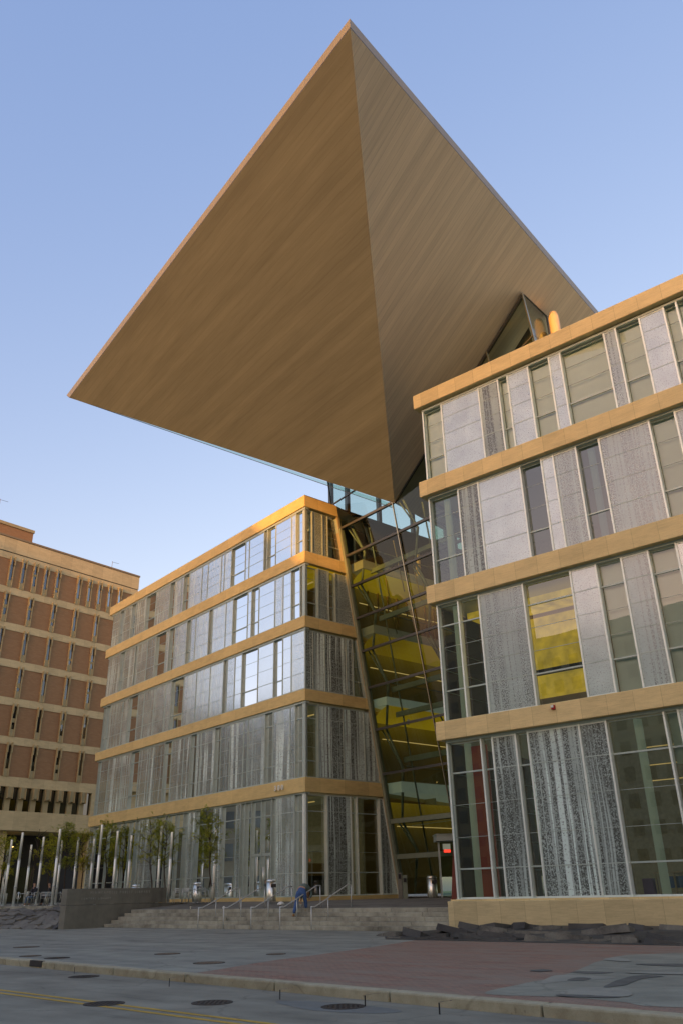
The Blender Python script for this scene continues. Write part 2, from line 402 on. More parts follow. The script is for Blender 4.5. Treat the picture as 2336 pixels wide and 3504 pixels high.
# interior of the right wing
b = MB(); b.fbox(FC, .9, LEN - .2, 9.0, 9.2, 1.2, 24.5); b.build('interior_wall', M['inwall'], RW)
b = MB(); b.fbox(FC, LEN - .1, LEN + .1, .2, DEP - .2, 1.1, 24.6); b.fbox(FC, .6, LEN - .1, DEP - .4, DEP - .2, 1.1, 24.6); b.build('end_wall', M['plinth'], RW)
for z0, z1 in bands[1:]:
    b = MB(); b.fbox(FC, .5, LEN - .2, .45, 9, z0 - .13, z0 - .02); b.build('ceiling', M['ceil'], RW)
for ua in (.98, 8.7, 16.4, 24.0):
    for (z0, z1, k) in levels:
        c = MB(); c.tube([FC(ua, .98, z0 - .03), FC(ua, .98, z1 + .10)], .16, 20); c.build('interior_column', M['concrete_in'], RW, True)
b = MB(); b.fbox(FC, 1.22, 1.98, .85, .95, 1.17, 7.2); b.build('red_wall', M['red'], RW)
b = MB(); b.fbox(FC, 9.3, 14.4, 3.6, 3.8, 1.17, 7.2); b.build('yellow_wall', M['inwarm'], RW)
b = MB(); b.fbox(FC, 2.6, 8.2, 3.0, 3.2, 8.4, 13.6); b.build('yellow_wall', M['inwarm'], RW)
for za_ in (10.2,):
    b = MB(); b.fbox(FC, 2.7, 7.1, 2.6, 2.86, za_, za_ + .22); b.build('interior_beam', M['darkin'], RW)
b = MB(); b.fbox(FC, 1.3, 7.2, 1.4, 3.0, 13.12, 13.4); b.build('glow_cove_ceiling', M['gold'], RW)  # gold panels glow by emission to suggest a lit room
b = MB(); b.fbox(FC, 2.7, 7.1, 2.9, 2.99, 9.2, 12.9); b.build('glow_cove_wall', M['gold'], RW)
for (ua, za) in ((7.9, 6.6), (7.9, 5.9), (7.9, 5.3)):
    s = MB(); s.fbox(FC, ua, ua + 4.2, 3.2, 3.26, za, za + .03); s.build('strip_light', M['lampstrip'], RW)
# fire alarm strobe on the lowest band
b = MB(); b.fbox(FC, 5.68, 5.84, -.09, .0, 8.02, 8.20); o = b.build('alarm_strobe', mottled('strobe_red', (.35, .01, .01), .1), RW, bevel=.02)
b = MB(); b.fbox(FC, 5.70, 5.80, -.13, -.09, 8.10, 8.19); b.build('strobe_lens', M['white'], o)
# children's table and shelves seen through the last clear bay at the bottom
TB = thing('reading_table', 'timber framed tables with blue and purple bins inside the ground floor window', 'table', FC(8.9, 1.6, 1.17))
b = MB(); b.fbox(FC, 8.3, 11.2, 1.0, 1.8, 1.90, 1.95); b.build('table_top', mottled('light_wood', (.42, .30, .15), .15, 2, .5), TB)
for a_ in (8.32, 9.0, 9.7, 10.4, 11.1):
    for d_ in (1.04, 1.74):
        b = MB(); b.fbox(FC, a_, a_ + .06, d_, d_ + .06, 1.17, 1.90); b.build('leg', mottled('light_wood_leg', (.42, .30, .15), .15, 2, .5), TB)
bincols = [(.03, .10, .35), (.03, .10, .35), (.03, .10, .35), (.03, .10, .35)]
for i, a_ in enumerate((8.45, 9.12, 9.82, 10.5)):
    b = MB(); b.fbox(FC, a_, a_ + .5, 1.15, 1.7, 1.42, 1.8)
    b.build('bin', mottled('bin_blue', bincols[i], .1), TB, bevel=.02)
b = MB(); b.fbox(FC, 7.85, 8.25, 1.0, 1.5, 1.17, 1.75)
setp(b.build('toy_chest', mottled('purple_plastic', (.14, .03, .22), .1), None, bevel=.03), 'purple toy chest beside the tables inside the ground floor window', 'chest')

# ================================================================== LEFT WING (faces A and B)
LW = thing('library_wing', 'left hand stone banded library wing with the number 300 and grey mullions', 'building', (oL[0], oL[1], 1.0), 'library wings either side of the atrium')
def sB(z): return 7.4 - .182 * (z - 1.2)
bandsL = [(25.38, 26.22), (21.30, 22.12), (16.88, 17.64), (12.22, 12.94), (6.88, 7.72)]
ALEN = 30.05
for z0, z1 in bandsL:
    b = MB()
    def foot(z, x=0):
        s = sB(z)
        p3 = FB(s, 0, z); 
        # the slanted end turns back along the atrium for the whole depth
        q = [FA(ALEN, 0, z), FA(0, 0, z), FB(s, 0, z), FA(-.02, s + .0, z)]
        q = [FA(ALEN, 0, z), FA(0, 0, z), FB(s, 0, z), (FB(s, 0, z)[0] + dB[0] * 10 - sin(aB) * 3, FB(s, 0, z)[1] + dB[1] * 10 + cos(aB) * 3, z), FA(ALEN, 13, z)]
        return q
    bt, tp = foot(z0), foot(z1)
    bb = MB(); bb.prism(bt, tp)
    o = bb.build('stone_band', [M['stoneA'], M['stoneB']], LW, bevel=.03)
    for p_ in o.data.polygons:
        if abs(p_.normal.z) < .5 and p_.normal.x > 0: p_.material_index = 1
b = MB(); b.prism([FA(ALEN - .15, .15, 26.22), FA(.1, .1, 26.22), FB(2.7, .1, 26.22), FB(12, 2, 26.22), FA(ALEN - .15, 12, 26.22)],
                  [FA(ALEN - .15, .15, 26.30), FA(.1, .1, 26.30), FB(2.7, .1, 26.30), FB(12, 2, 26.30), FA(ALEN - .15, 12, 26.30)])
b.build('roof_coping', M['roofm'], LW)
# low base kerb
b = MB(); b.prism([FA(ALEN, 0, .6), FA(0, 0, .6), FB(7.5, 0, .6), FB(7.5, 6, .6), FA(ALEN, 6, .6)], [FA(ALEN, 0, 1.32), FA(0, 0, 1.32), FB(7.4, 0, 1.32), FB(7.4, 6, 1.32), FA(ALEN, 6, 1.32)])
b.build('plinth', M['stoneA'], LW)
lev = [(22.16, 25.24, '1'), (17.68, 21.16, '2'), (12.98, 16.76, '3'), (7.76, 12.10, '4'), (1.34, 6.80, '5')]
SA = {
 '1': ([.15, 1.12, 1.64, 3.52, 4.53, 4.94, 6.84, 7.33, 9.22, 10.2, 10.65, 12.6, 13.49, 15.48, 16.38, 16.78, 17.82, 18.65, 21.08, 22.86, 24.83, 25.66, 27.17, 27.96, 29.47], 'PFWKCWWSFGFGFCGFCFSFCFCF', [24.47, 23.79, 23.09], [23.09]),
 '2': ([.17, .66, 1.64, 2.57, 3.52, 5.43, 6.34, 6.83, 8.74, 9.72, 11.58, 12.08, 14.07, 14.81, 15.4, 17.34, 18.19, 18.72, 20.5, 21.97, 23.87, 24.2, 26.2, 27.01, 29.56], 'KKWFWSWSFFCFGCFCFCGFCFCF', [20.36, 19.53, 18.68], [18.68]),
 '3': ([.18, 1.6, 2.55, 3.55, 5.37, 7.33, 8.23, 9.25, 9.71, 11.55, 13.49, 15.36, 17.3, 18.2, 20.03, 21.82, 22.87, 24.58, 25.69, 28.06, 28.89, 29.45], 'FWKWKWGCFFFCFFFFCFFCC', [15.90, 14.98, 14.01], [14.01]),
 '4': ([.2, 1.16, 1.68, 3.53, 4.41, 6.36, 6.86, 8.51, 9.7, 10.47, 12.38, 12.93, 13.81, 14.81, 16.57, 17.69, 19.4, 20.08, 21.83, 23.27, 24.89, 27.38, 28.87, 29.49], 'CGFCFGFGCFFKFFCGFFCFFGC', [11.24, 10.39, 9.54, 8.72], [11.24, 8.72]),
 '5': ([.19, 1.2, 3.07, 3.55, 4.63, 5.73, 6.42, 6.93, 7.46, 9.19, 10.23, 12.53, 13.57, 14.2, 15.33, 16.42, 16.84, 18.34, 20.93, 21.51, 22.52, 23.68, 24.68, 26.48, 29.04, 29.9], 'CFCPPCCFPFSFCPPCPFCPCCCPF', [5.87, 4.77, 3.67, 2.56], [5.87, 2.56]),
}
for z0, z1, k in lev:
    us, kinds, tr, hv = SA[k]
    if k in '45': kinds = kinds.replace('F', 'H')
    assert len(kinds) == len(us) - 1, (k, len(us), len(kinds))
    for i in range(len(us) - 1):
        t_ = [t for t in tr if not (k == '5' and i in (3, 4) and t < 3.6)]
        panel(LW, FA, 'A', us[i], us[i + 1], z0, z1, kinds[i], t_, .15, 'alug', heavy=hv, mw=.065)
    s = MB(); s.fbox(FA, .05, ALEN - .4, .06, .4, z0 - .04, z0); s.fbox(FA, .05, ALEN - .4, .10, .4, z1, z1 + .14); s.build('sill', M['alug'], LW)
SBr = {
 '1': ([.19, .78, 1.66, 2.10, 3.62], 'CFGC', 3.0), '2': ([.17, 1.25, 2.13, 2.72, 4.33], 'CFCF', 3.7), '3': ([.16, .78, 1.74, 3.53, 4.09, 5.15], 'FFFFC', 4.4),
 '4': ([.17, 1.18, 3.16, 4.9, 6.12], 'CFFF', 5.3), '5': ([.16, 1.75, 3.6, 4.1, 5.97, 7.26], 'CFCCF', 6.25)}
for z0, z1, k in lev:
    us, kinds, _ = SBr[k]; kinds = kinds.replace('F', 'H') if k in '345' else kinds; tr, hv = SA[k][2], SA[k][3]
    for i in range(len(us) - 1):
        last = i == len(us) - 2
        panel(LW, FB, 'B', us[i], us[i + 1], z0, z1, kinds[i], tr, .15, 'alu' if k == '5' else 'alug', heavy=hv, mw=.075,
              top1=(sB(z1) - .13 if last else None), right_end=last)
    s = MB(); s.fbox(FB, .05, sB(z0) - .1, .06, .4, z0 - .04, z0); s.build('sill', M['alug'], LW)
    # pale jamb that follows the slant
    j = MB(); j.hexa([FB(sB(z0) - .13, 0, z0), FB(sB(z0) + .10, 0, z0), FB(sB(z0) + .10, .5, z0), FB(sB(z0) - .13, .5, z0),
                      FB(sB(z1) - .13, 0, z1 + .13), FB(sB(z1) + .10, 0, z1 + .13), FB(sB(z1) + .10, .5, z1 + .13), FB(sB(z1) - .13, .5, z1 + .13)])
    j.build('slanted_jamb', mottled('champagne_jamb', (.50, .42, .30), .06, 3, .35, .4), LW)
# corner posts
for z0, z1, k in lev:
    c = MB(); c.prism([FA(.17, .13, z0), FA(.13, .13, z0), FB(.17, .13, z0), FB(.13, .2, z0)], [FA(.17, .13, z1), FA(.13, .13, z1), FB(.17, .13, z1), FB(.13, .2, z1)]); c.build('corner_post', M['alug'], LW)
# interiors
for i, (z0, z1, k) in enumerate(lev):
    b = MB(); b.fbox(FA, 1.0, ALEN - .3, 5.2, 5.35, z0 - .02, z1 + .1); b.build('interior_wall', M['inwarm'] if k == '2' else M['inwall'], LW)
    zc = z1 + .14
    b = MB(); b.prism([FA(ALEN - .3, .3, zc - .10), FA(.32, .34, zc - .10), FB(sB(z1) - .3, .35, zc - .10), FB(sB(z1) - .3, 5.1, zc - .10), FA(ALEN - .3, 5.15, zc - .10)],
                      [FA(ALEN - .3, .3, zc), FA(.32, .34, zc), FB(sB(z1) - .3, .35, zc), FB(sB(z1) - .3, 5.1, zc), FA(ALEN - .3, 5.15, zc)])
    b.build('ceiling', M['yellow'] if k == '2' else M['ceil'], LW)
    for q in range(3):
        s = MB(); s.fbox(FA, 2 + q * 9.5, 7 + q * 9.5, 2.2, 2.3, zc - .36, zc - .30)
        s.build('strip_light', M['lampstrip'], LW)
    for a_ in (3.2, 11.0, 18.8, 26.6):
        c = MB(); c.tube([FA(a_, 1.6, z0 - .02), FA(a_, 1.6, zc - .1)], .2, 16); c.build('interior_column', M['concrete_in'], LW, True)
for z0, z1, k in lev:   # far end of the wing
    b = MB(); b.poly([FA(ALEN - .45, .2, z0 - .04), FA(ALEN - .45, 12, z0 - .04), FA(ALEN - .45, 12, z1 + .14), FA(ALEN - .45, .2, z1 + .14)]); b.build('end_window', M['clear'], LW)
b = MB(); b.fbox(FA, .8, ALEN - .6, 11.5, 11.7, 1.3, 25.3); b.build('rear_wall', M['plinth'], LW)
# entrance doors under the pair of clear bays
dr = MB()
for a_, b_ in ((3.60, 4.58), (4.68, 5.68)):
    dr.fbox(FA, a_, a_ + .05, .30, .36, 1.34, 3.6); dr.fbox(FA, b_ - .05, b_, .30, .36, 1.34, 3.6)
    dr.fbox(FA, a_, b_, .30, .36, 3.52, 3.6); dr.fbox(FA, a_, b_, .30, .36, 1.34, 1.5); dr.fbox(FA, a_, b_, .31, .35, 2.28, 2.31)
dr.fbox(FA, 3.56, 5.72, .2, .44, 3.60, 3.76)
D_ = dr.build('entrance_door', M['alug'], LW)
h = MB()
for a_ in (4.50, 4.78): h.tube([FA(a_, .24, 1.7), FA(a_, .24, 3.0)], .022, 8)
h.build('pull_handle', M['steel'], D_, True)
# the street number
cu = bpy.data.curves.new('house_number', 'FONT'); cu.body = '300'; cu.size = .42; cu.extrude = .03; cu.offset = .006; cu.space_character = 1.7; cu.align_x = 'CENTER'; cu.align_y = 'CENTER'
num = bpy.data.objects.new('house_number', cu); COL.objects.link(num); num.parent = LW
Xn = Vector((-dA[0], -dA[1], 0)); Yn = Vector((0, 0, 1)); Zn = Xn.cross(Yn)
num.matrix_local = Matrix.Translation(Vector(FA(2.5, -.09, 7.32)) - Vector((oL[0], oL[1], 1.0))) @ Matrix((Xn, Yn, Zn)).transposed().to_4x4()
cu.materials.append(mottled('number_pewter', (.86, .84, .80), .05, 5, .5, 0)); text_mesh(num, 'house_number')
# cafe fit-out glimpsed through the corner
CO = thing('cafe_counter', 'dark cafe counter with red and amber pendant lamps inside the ground floor corner', 'counter', FA(2.0, 3.2, 1.34))
b = MB(); b.fbox(FB, 1.9, 6.4, 2.6, 3.2, 1.34, 2.45); b.build('counter_body', M['darkin'], CO)
b = MB(); b.fbox(FB, 1.9, 6.4, 4.2, 4.3, 1.34, 3.2); b.build('back_shelf', M['inwarm'], CO)
for s_ in (4.3, 5.45):
    b = MB(); b.lathe(FB(s_, 2.0, 3.62), [(.03, 0), (.075, .05), (.075, .18), (.02, .24)], 12); q = b.build('red_pendant', M['redlamp'], CO, True)
    b = MB(); b.tube([FB(s_, 2.0, 3.86), FB(s_, 2.0, 6.8)], .008, 5); b.build('cord', M['black'], q)
for s_, z_ in ((.5, 4.35), (.75, 4.3), (1.1, 4.3), (4.2, 4.4), (4.55, 4.5), (5.0, 4.5), (5.3, 4.35), (5.65, 4.5)):
    b = MB(); b.lathe(FB(s_, 1.5 + .3 * s_, z_), [(.02, 0), (.045, .03), (.02, .08)], 8); b.build('spot_lamp', M['spot'], CO, True)
for (a_, z_, d_) in ((2.35, 5.0, .9), (2.62, 4.98, .9), (1.05, 6.05, .5)):
    b = MB(); b.lathe(FA(a_, d_, z_), [(.03, 0), (.055, .04), (.02, .09)], 8); b.build('spot_lamp', M['spot'], CO, True)

# ================================================================== ATRIUM
AT = thing('glass_atrium', 'leaning glass atrium wall with dark horizontal mullions between the two stone wings', 'building', (2.9, 54.5, 1.1))
nt_ = (cos(R(40.2)), sin(R(40.2)))
dG = (-cos(R(130.2)), -sin(R(130.2)))
def GL(t, z, off=0.0):          # point of the leaning glass, t metres towards the right wing
    s = 7.4 - .182 * (z - 1.2) + off * 1.0164
    return (oL[0] + dG[0] * t + nt_[0] * s, oL[1] + dG[1] * t + nt_[1] * s, z + off * .18)
P_ = Vector((3.45, 47.8, 24.40)); Q_ = Vector((10.65, 37.02, 32.3))
zr = [24.5, 22.48, 20.36, 18.17, 15.98, 13.60, 10.95, 8.25, 5.45, 3.43, 1.32]
TE = 12.9
def te(z): return TE if z < 25 else TE
ts = [0, 5.38, 9.2, TE]
for a, b in zip(zr, zr[1:]):
    for t0, t1 in zip(ts, ts[1:]):
        w = MB(); w.poly([GL(t0, b), GL(t1, b), GL(t1, a), GL(t0, a)]); w.build('glass_pane', M['atrium'], AT)
def topz(t): return 24.4 + (t - 5.42) * (32.38 - 24.4) / (18.35 - 5.42)
# upper panes: up to the eaves left of the tip, up to the soffit right of it
w = MB(); w.poly([GL(-.57, 26.5), GL(-.02, 26.38), GL(0, 24.5), GL(5.38, 24.5), GL(2.2, 26.55), GL(-.48, 28.3)]); w.build('glass_pane', M['atrium'], AT)
for t0, t1 in ((5.38, 9.2), (9.2, 11.9), (11.9, 15.1), (15.1, 18.35)):
    zb0 = 24.5 if t0 < 12 else 25.6
    w = MB(); w.poly([GL(t0, 24.5), GL(t1, 24.5), GL(t1, max(24.52, topz(t1))), GL(t0, max(24.52, topz(t0)))]); w.build('glass_pane', M['atrium'], AT)
Q2 = Vector((12.5, 39.2, 32.45))
w = MB(); w.poly([GL(18.35, 24.5), (Q2.x, Q2.y, 24.6), tuple(Q2), GL(18.35, 32.38)]); w.build('glass_pane', M['atrium'], AT)
def bar(p, q, w_, d_, name, mat, par=AT):
    b = MB(); p = Vector(p); q = Vector(q); d = (q - p).normalized()
    nn = Vector((nt_[0], nt_[1], .182)).normalized(); x = d.cross(nn).normalized()
    c = [nn * (-d_) + x * (-w_), nn * (-d_) + x * w_, nn * d_ + x * w_, nn * d_ + x * (-w_)]
    b.hexa([p + k for k in c] + [q + k for k in c]); return b.build(name, mat, par)
for z in zr[:-1]:
    bar(GL(-.05, z), GL(TE if z < 24 else 5.38, z), .075 if z not in (5.45, 3.43) else .13, .12, 'transom', M['dsteel'] if z > 6 else M['gsteel'])
bar(tuple(Vector((3.45, 47.8, 24.45))), GL(18.35, 32.30), .07, .09, 'eaves_rail', M['dsteel'])
bar(GL(-.52, 26.42), GL(2.2, 26.6), .04, .06, 'eaves_rail', M['dsteel'])
bar(GL(-.55, 26.5), GL(-.48, 28.3), .03, .05, 'eaves_rail', M['dsteel'])
bar(GL(11, 27.4), GL(18.3, 29.7), .035, .05, 'transom', M['dsteel']); bar(GL(11, 25.9), GL(18.3, 25.9), .03, .05, 'transom', M['dsteel'])
bar(tuple(Q2), GL(18.35, 32.38), .06, .08, 'eaves_rail', M['dsteel']); bar((Q2.x, Q2.y, 29.9), GL(18.35, 29.7), .03, .05, 'transom', M['dsteel']); bar((Q2.x, Q2.y, 24.6), tuple(Q2), .04, .05, 'mullion', M['dsteel'])
chrome = mottled('polished_mullion', (.50, .44, .36), .05, 3, .3, 1, .5, .02)
for t in (5.38,):
    bar(GL(t, 24.5, -.10), GL(t, 1.3, -.10), .03, .05, 'mullion', chrome)
for t, z in ((11.9, topz(11.9)), (15.1, topz(15.1)), (18.35, 32.38)):
    bar(GL(t, z, -.08), GL(t, 24.4, -.08), .035, .05, 'mullion', chrome)
bar(GL(0.06, 24.5), GL(.06, 1.3), .10, .16, 'edge_mullion', M['gsteel'])
b = MB(); b.poly([GL(9.5, 25.7, 1.6), GL(17.2, 25.7, 1.6), GL(17.2, 31.3, 1.6), GL(9.5, 26.6, 1.6)]); b.build('dark_backing', M['darkin'], AT)  # added dark sheet standing in for the shade behind the glass
bar(GL(14.2, 25.7, -.06), GL(14.2, topz(14.2), -.06), .03, .05, 'mullion', M['dsteel'])
# steel ribs, props and tie beams just behind the glass
for t in (.75, 5.95):
    for k, (za, zb_) in enumerate(zip(zr[:-2:2], zr[2::2])):
        b = MB(); b.tube([GL(t, za, .30), GL(t + .1, (za + zb_) / 2 + .2, 1.05), GL(t, zb_, .35)], [.07, .10, .07], 8); b.build('steel_rib', M['gsteel'], AT, True)
        b = MB(); b.tube([GL(t - .35, za, .25), GL(t + .1, (za + zb_) / 2 + .2, 1.05)], [.05, .07], 6); b.build('steel_prop', M['gsteel'], AT, True)
    b = MB(); b.tube([GL(t + .5, 24.3, 1.5), GL(t + .5, 1.3, 1.5)], .055, 8); b.build('steel_post', M['gsteel'], AT, True)
for z, tt in ((21.3, 12), (18.0, 12), (13.3, 12), (11.7, 12), (8.9, 12)):
    b = MB(); p0 = Vector(GL(.8, z, 1.3)); p1 = Vector(GL(tt, z, 1.3))
    b.hexa([p0 + Vector((0, 0, -.16)), p1 + Vector((0, 0, -.16)), p1 + Vector((.1, .1, -.16)), p0 + Vector((.1, .1, -.16)), p0 + Vector((0, 0, .16)), p1 + Vector((0, 0, .16)), p1 + Vector((.1, .1, .16)), p0 + Vector((.1, .1, .16))])
    b.build('tie_beam', M['gsteel'], AT)
random.seed(11)
for k in range(9):   # slender hanger rods, warm reflected light painted into their colour
    t = 1.2 + k * 1.1; z1 = random.uniform(18.5, 23.5); z0 = z1 - random.uniform(2.5, 5.0)
    b = MB(); b.tube([GL(t, z1, 2.2 + .3 * (k % 3)), GL(t + .15, z0, 2.2 + .3 * (k % 3))], .04, 6); b.build('hanger_rod', mottled('warm_rod', (.45, .33, .12), .1), AT, True)
def glow_wall(ztop):  # cove light painted as emission that fades down the wall
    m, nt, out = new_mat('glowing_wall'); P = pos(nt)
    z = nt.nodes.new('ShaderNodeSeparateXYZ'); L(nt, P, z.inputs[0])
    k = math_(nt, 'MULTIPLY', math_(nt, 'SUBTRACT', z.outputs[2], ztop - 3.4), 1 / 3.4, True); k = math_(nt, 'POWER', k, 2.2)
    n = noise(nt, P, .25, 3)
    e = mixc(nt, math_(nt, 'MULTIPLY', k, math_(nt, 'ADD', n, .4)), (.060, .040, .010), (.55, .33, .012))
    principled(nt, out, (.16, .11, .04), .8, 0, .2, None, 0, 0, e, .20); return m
# interior: balconies of the left wing along direction B, yellow coves under them glow in place of uplight
def FBi(s, d, z): return FB(s, d, z)
for i, (z0, z1) in enumerate(bandsL):
    if i == 0: continue
    s0 = sB(z0) + .5
    b = MB(); b.fbox(FBi, s0, 46, -1.0, 6, z0 + .25, z1 + .05); b.build('balcony_slab', M['concrete_in'] if i > 2 else M['ceil'], AT)
    # curved cove
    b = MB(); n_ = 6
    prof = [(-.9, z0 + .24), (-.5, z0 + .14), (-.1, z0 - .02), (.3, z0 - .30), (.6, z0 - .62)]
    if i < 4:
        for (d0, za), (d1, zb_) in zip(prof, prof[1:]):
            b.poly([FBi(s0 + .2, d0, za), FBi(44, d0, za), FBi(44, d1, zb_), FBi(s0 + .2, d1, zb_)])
        b.build('glow_cove', M['yellow'], AT)
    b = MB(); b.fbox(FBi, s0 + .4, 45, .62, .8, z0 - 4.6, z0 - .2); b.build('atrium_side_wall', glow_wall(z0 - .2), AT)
    b = MB(); b.fbox(FBi, s0 + 1, 40, .56, .61, z0 - 1.65, z0 - 1.61); b.build('strip_light', M['lampstrip'], AT)
    b = MB(); b.fbox(FBi, s0 + .6, 45, -.95, -.92, z1 + .1, z1 + 1.0); b.build('balustrade_glass', M['thin'], AT)
    b = MB(); b.fbox(FBi, s0 + .6, 45, -.97, -.90, z1 + 1.0, z1 + 1.06); b.build('handrail', M['gsteel'], AT)
# upper wall with a row of clerestory windows against the sky
b = MB(); b.fbox(FBi, sB(26) + .6, 46, 1.0, 1.3, 22.2, 26.75); b.build('upper_wall', M['darkin'], AT)
b = MB(); b.fbox(FBi, sB(26) - .8, 46, 1.0, 1.3, 29.0, 29.4); b.build('clerestory_head', M['dsteel'], AT)
for s_ in (3.2, 4.75, 7.9, 11.5, 15.3, 16.3, 20, 24, 28, 32, 36, 40, 45):
    b = MB(); b.fbox(FBi, s_, s_ + .28, 1.0, 1.3, 26.75, 29.0); b.build('clerestory_pier', M['dsteel'], AT)
b = MB(); b.fbox(FBi, 3.4, 46, 1.12, 1.15, 26.75, 29.0); b.build('clerestory_glass', M['thin'], AT)
random.seed(5)
for k in range(16):   # timber slats and book stacks on the top balcony
    s_ = 6 + k * .95
    b = MB(); b.fbox(FBi, s_, s_ + .12, .55, .75, 18.6 + random.random(), 21.4 + random.random()); b.build('timber_slat', mottled('slat_wood', (.26, .17, .06), .2), AT)
bookc = [(.12, .01, .03), (.20, .02, .04), (.04, .05, .14), (.25, .22, .18), (.10, .02, .08)]
for k in range(14):
    s_ = 7.5 + k * 1.0
    b = MB(); b.fbox(FBi, s_, s_ + .8, .9, 1.3, 17.75, 18.9 - .3 * (k % 2)); b.build('book_stack', mottled('books_%d' % k, bookc[k % 5], .3, 9), AT)
# far wall, right side wall and ceiling of the atrium
b = MB(); b.fbox(FBi, 46, 46.3, -12, 8, .8, 29); b.build('far_wall', M['inwall'], AT)
b = MB(); b.fbox(FBi, sB(26) + 2.2, 46, -12, 1.0, 29.0, 29.2); b.build('atrium_roof', M['roofm'], AT)
b = MB(); b.poly([GL(0, 1.16), GL(12.9, 1.16), SITE(-.5, 40, 1.16), FBi(46, 8, 1.16), FBi(7.6, 5.5, 1.16)]); b.build('atrium_floor', M['floor'], AT)
b = MB(); b.poly([GL(.3, 5.2, .6), GL(12.5, 5.2, .6), GL(12.5, 5.2, 12), GL(.3, 5.2, 12)]); b.build('mezzanine', M['darkin'], AT)
b = MB(); b.fbox(FC, .62, .80, DEP * .42, DEP + 22, 8.3, 29.0); b.build('side_wall', M['darkin'], AT)
for z in (7.9, 13.9, 19.6):
    b = MB(); b.fbox(FC, -2.2, .6, 9.6, 40, z, z + .75); b.build('bridge_slab', M['gsteel'], AT)
# red metal wall by the right wing, wider at its foot
b = MB()
p = [FC(.30, .55, 1.12), FC(-.55, 1.4, 1.12), FC(-.1, 1.0, 5.2), FC(-.05, 1.2, 7.45), FC(-.05, 1.2, 13.8), FC(.30, .55, 13.8)]
b.poly([FC(.20, .62, 1.12), FC(-.62, 1.25, 1.12), FC(-.02, 1.1, 5.0), FC(.16, .62, 5.0)]); b.poly([FC(.16, .62, 5.0), FC(-.62, 1.9, 5.0), FC(-.9, 2.2, 11.2), FC(.16, .62, 11.2)])
b.poly([FC(.18, .64, 1.12), FC(.18, 8, 1.12), FC(.18, 8, 13.8), FC(.18, .64, 13.8)])
b.build('red_wall', M['redm'], AT)
# entrance vestibule
VE = MB(); 
for (t0, t1, z0, z1) in ((9.2, 9.35, 1.14, 3.9), (11.0, 11.12, 1.14, 3.9)):
    VE.hexa([GL(t0, z0, -1.2), GL(t1, z0, -1.2), GL(t1, z0, -1.05), GL(t0, z0, -1.05), GL(t0, z1, -1.2), GL(t1, z1, -1.2), GL(t1, z1, -1.05), GL(t0, z1, -1.05)])
VE.build('vestibule_frame', M['gsteel'], AT)
P0 = Vector((4.62, 49.2, 0)); 
ves = MB(); ves.box(4.95, 5.05, 49.3, 49.4, 1.14, 4.0); ves.box(4.85, 6.9, 48.9, 50.6, 4.0, 4.32); ves.box(4.80, 6.95, 48.85, 50.65, 4.32, 4.36)
ves.build('vestibule', M['alug'], AT)
ves = MB(); ves.box(5.06, 6.6, 49.32, 49.36, 1.16, 3.95); ves.build('vestibule_glass', M['atrium'], AT)
ex = MB(); ex.box(5.25, 5.62, 49.1, 49.14, 3.40, 3.55); ex.build('exit_sign_lamp', M['redlamp'], AT)
ex = MB(); ex.box(5.2, 5.62, 49.1, 49.14, 3.56, 3.85); ex.build('exit_sign_box', M['concrete_in'], AT)
cm = MB(); cm.lathe(GL(2.2, 10.9, .9), [(.02, .34), (.09, .28), (.11, .1), (.07, .0)], 14); cm.build('dome_camera', M['white'], AT, True)
cm = MB(); cm.lathe(GL(8.3, 16.0, .9), [(.03, 0), (.07, .03), (.03, .06)], 8); cm.build('amber_lamp', M['spot'], AT, True)
cm = MB(); cm.tube([GL(.8, 5.0, 1.0), GL(5.2, 5.1, 1.0)], .02, 6); cm.build('lamp_track', M['ceil'], AT, True)

# ================================================================== ROOF CANOPY
T_ = Vector((.81, 21.87, 34.3)); L_ = Vector((-19.55, 49.25, 34.3)); R_ = T_ + Vector((.628, .778, 0)) * 46
dz = Vector((0, 0, -.60))
RC = thing('roof_canopy', 'huge pointed bronze metal roof wing cantilevered over the entrance plaza', 'roof', (3.45, 47.8, 24.4))
t2, l2, r2 = T_ + dz, Vector((-19.09, 48.66, 33.7)), R_ + dz
P2 = Vector((3.45, 47.8, 24.40)); X_ = P2 + Vector((.628, .778, 0)) * 40
qL = Vector((.803, .596, 0)); nR = (P2 - t2).cross(r2 - t2).normalized(); bR = Vector((-.556, .640, -.531)); qR = nR.cross(bR).normalized()
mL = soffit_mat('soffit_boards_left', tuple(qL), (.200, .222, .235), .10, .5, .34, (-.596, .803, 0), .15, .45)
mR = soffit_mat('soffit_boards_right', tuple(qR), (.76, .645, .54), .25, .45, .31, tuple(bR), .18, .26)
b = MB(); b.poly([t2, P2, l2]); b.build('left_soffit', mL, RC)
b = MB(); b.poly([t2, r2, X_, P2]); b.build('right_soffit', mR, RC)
fm = soffit_mat('fascia_left', (-.596, .803, 0), (.19, .17, .085), .1, .4, 3.4, (0, 0, 1), .5, .2)
fm2 = soffit_mat('fascia_right', (.628, .778, 0), (.26, .235, .175), .2, .4, 3.4, (0, 0, 1), .5, .2)
b = MB(); b.poly([T_, t2 + Vector((0, 0, .06)), l2 + Vector((0, 0, .05)), L_]); b.build('left_fascia', fm, RC)
b = MB(); b.poly([T_, R_, r2 + Vector((0, 0, .06)), t2 + Vector((0, 0, .06))]); b.build('right_fascia', fm2, RC)
inn = (Vector((.03, .12, 0)))
b = MB(); b.poly([t2 + Vector((0, 0, .06)), t2, l2, l2 + Vector((0, 0, .05))]); b.poly([t2, t2 + Vector((0, 0, .06)), r2 + Vector((0, 0, .06)), r2])
b.build('painted_shadow_line', M['black'], RC)  # flush black strip drawn for the shadow line below the fascia
Pt = Vector((P2.x + .2, P2.y + .5, 34.3)); Xt = Vector((X_.x, X_.y, 34.3)); 
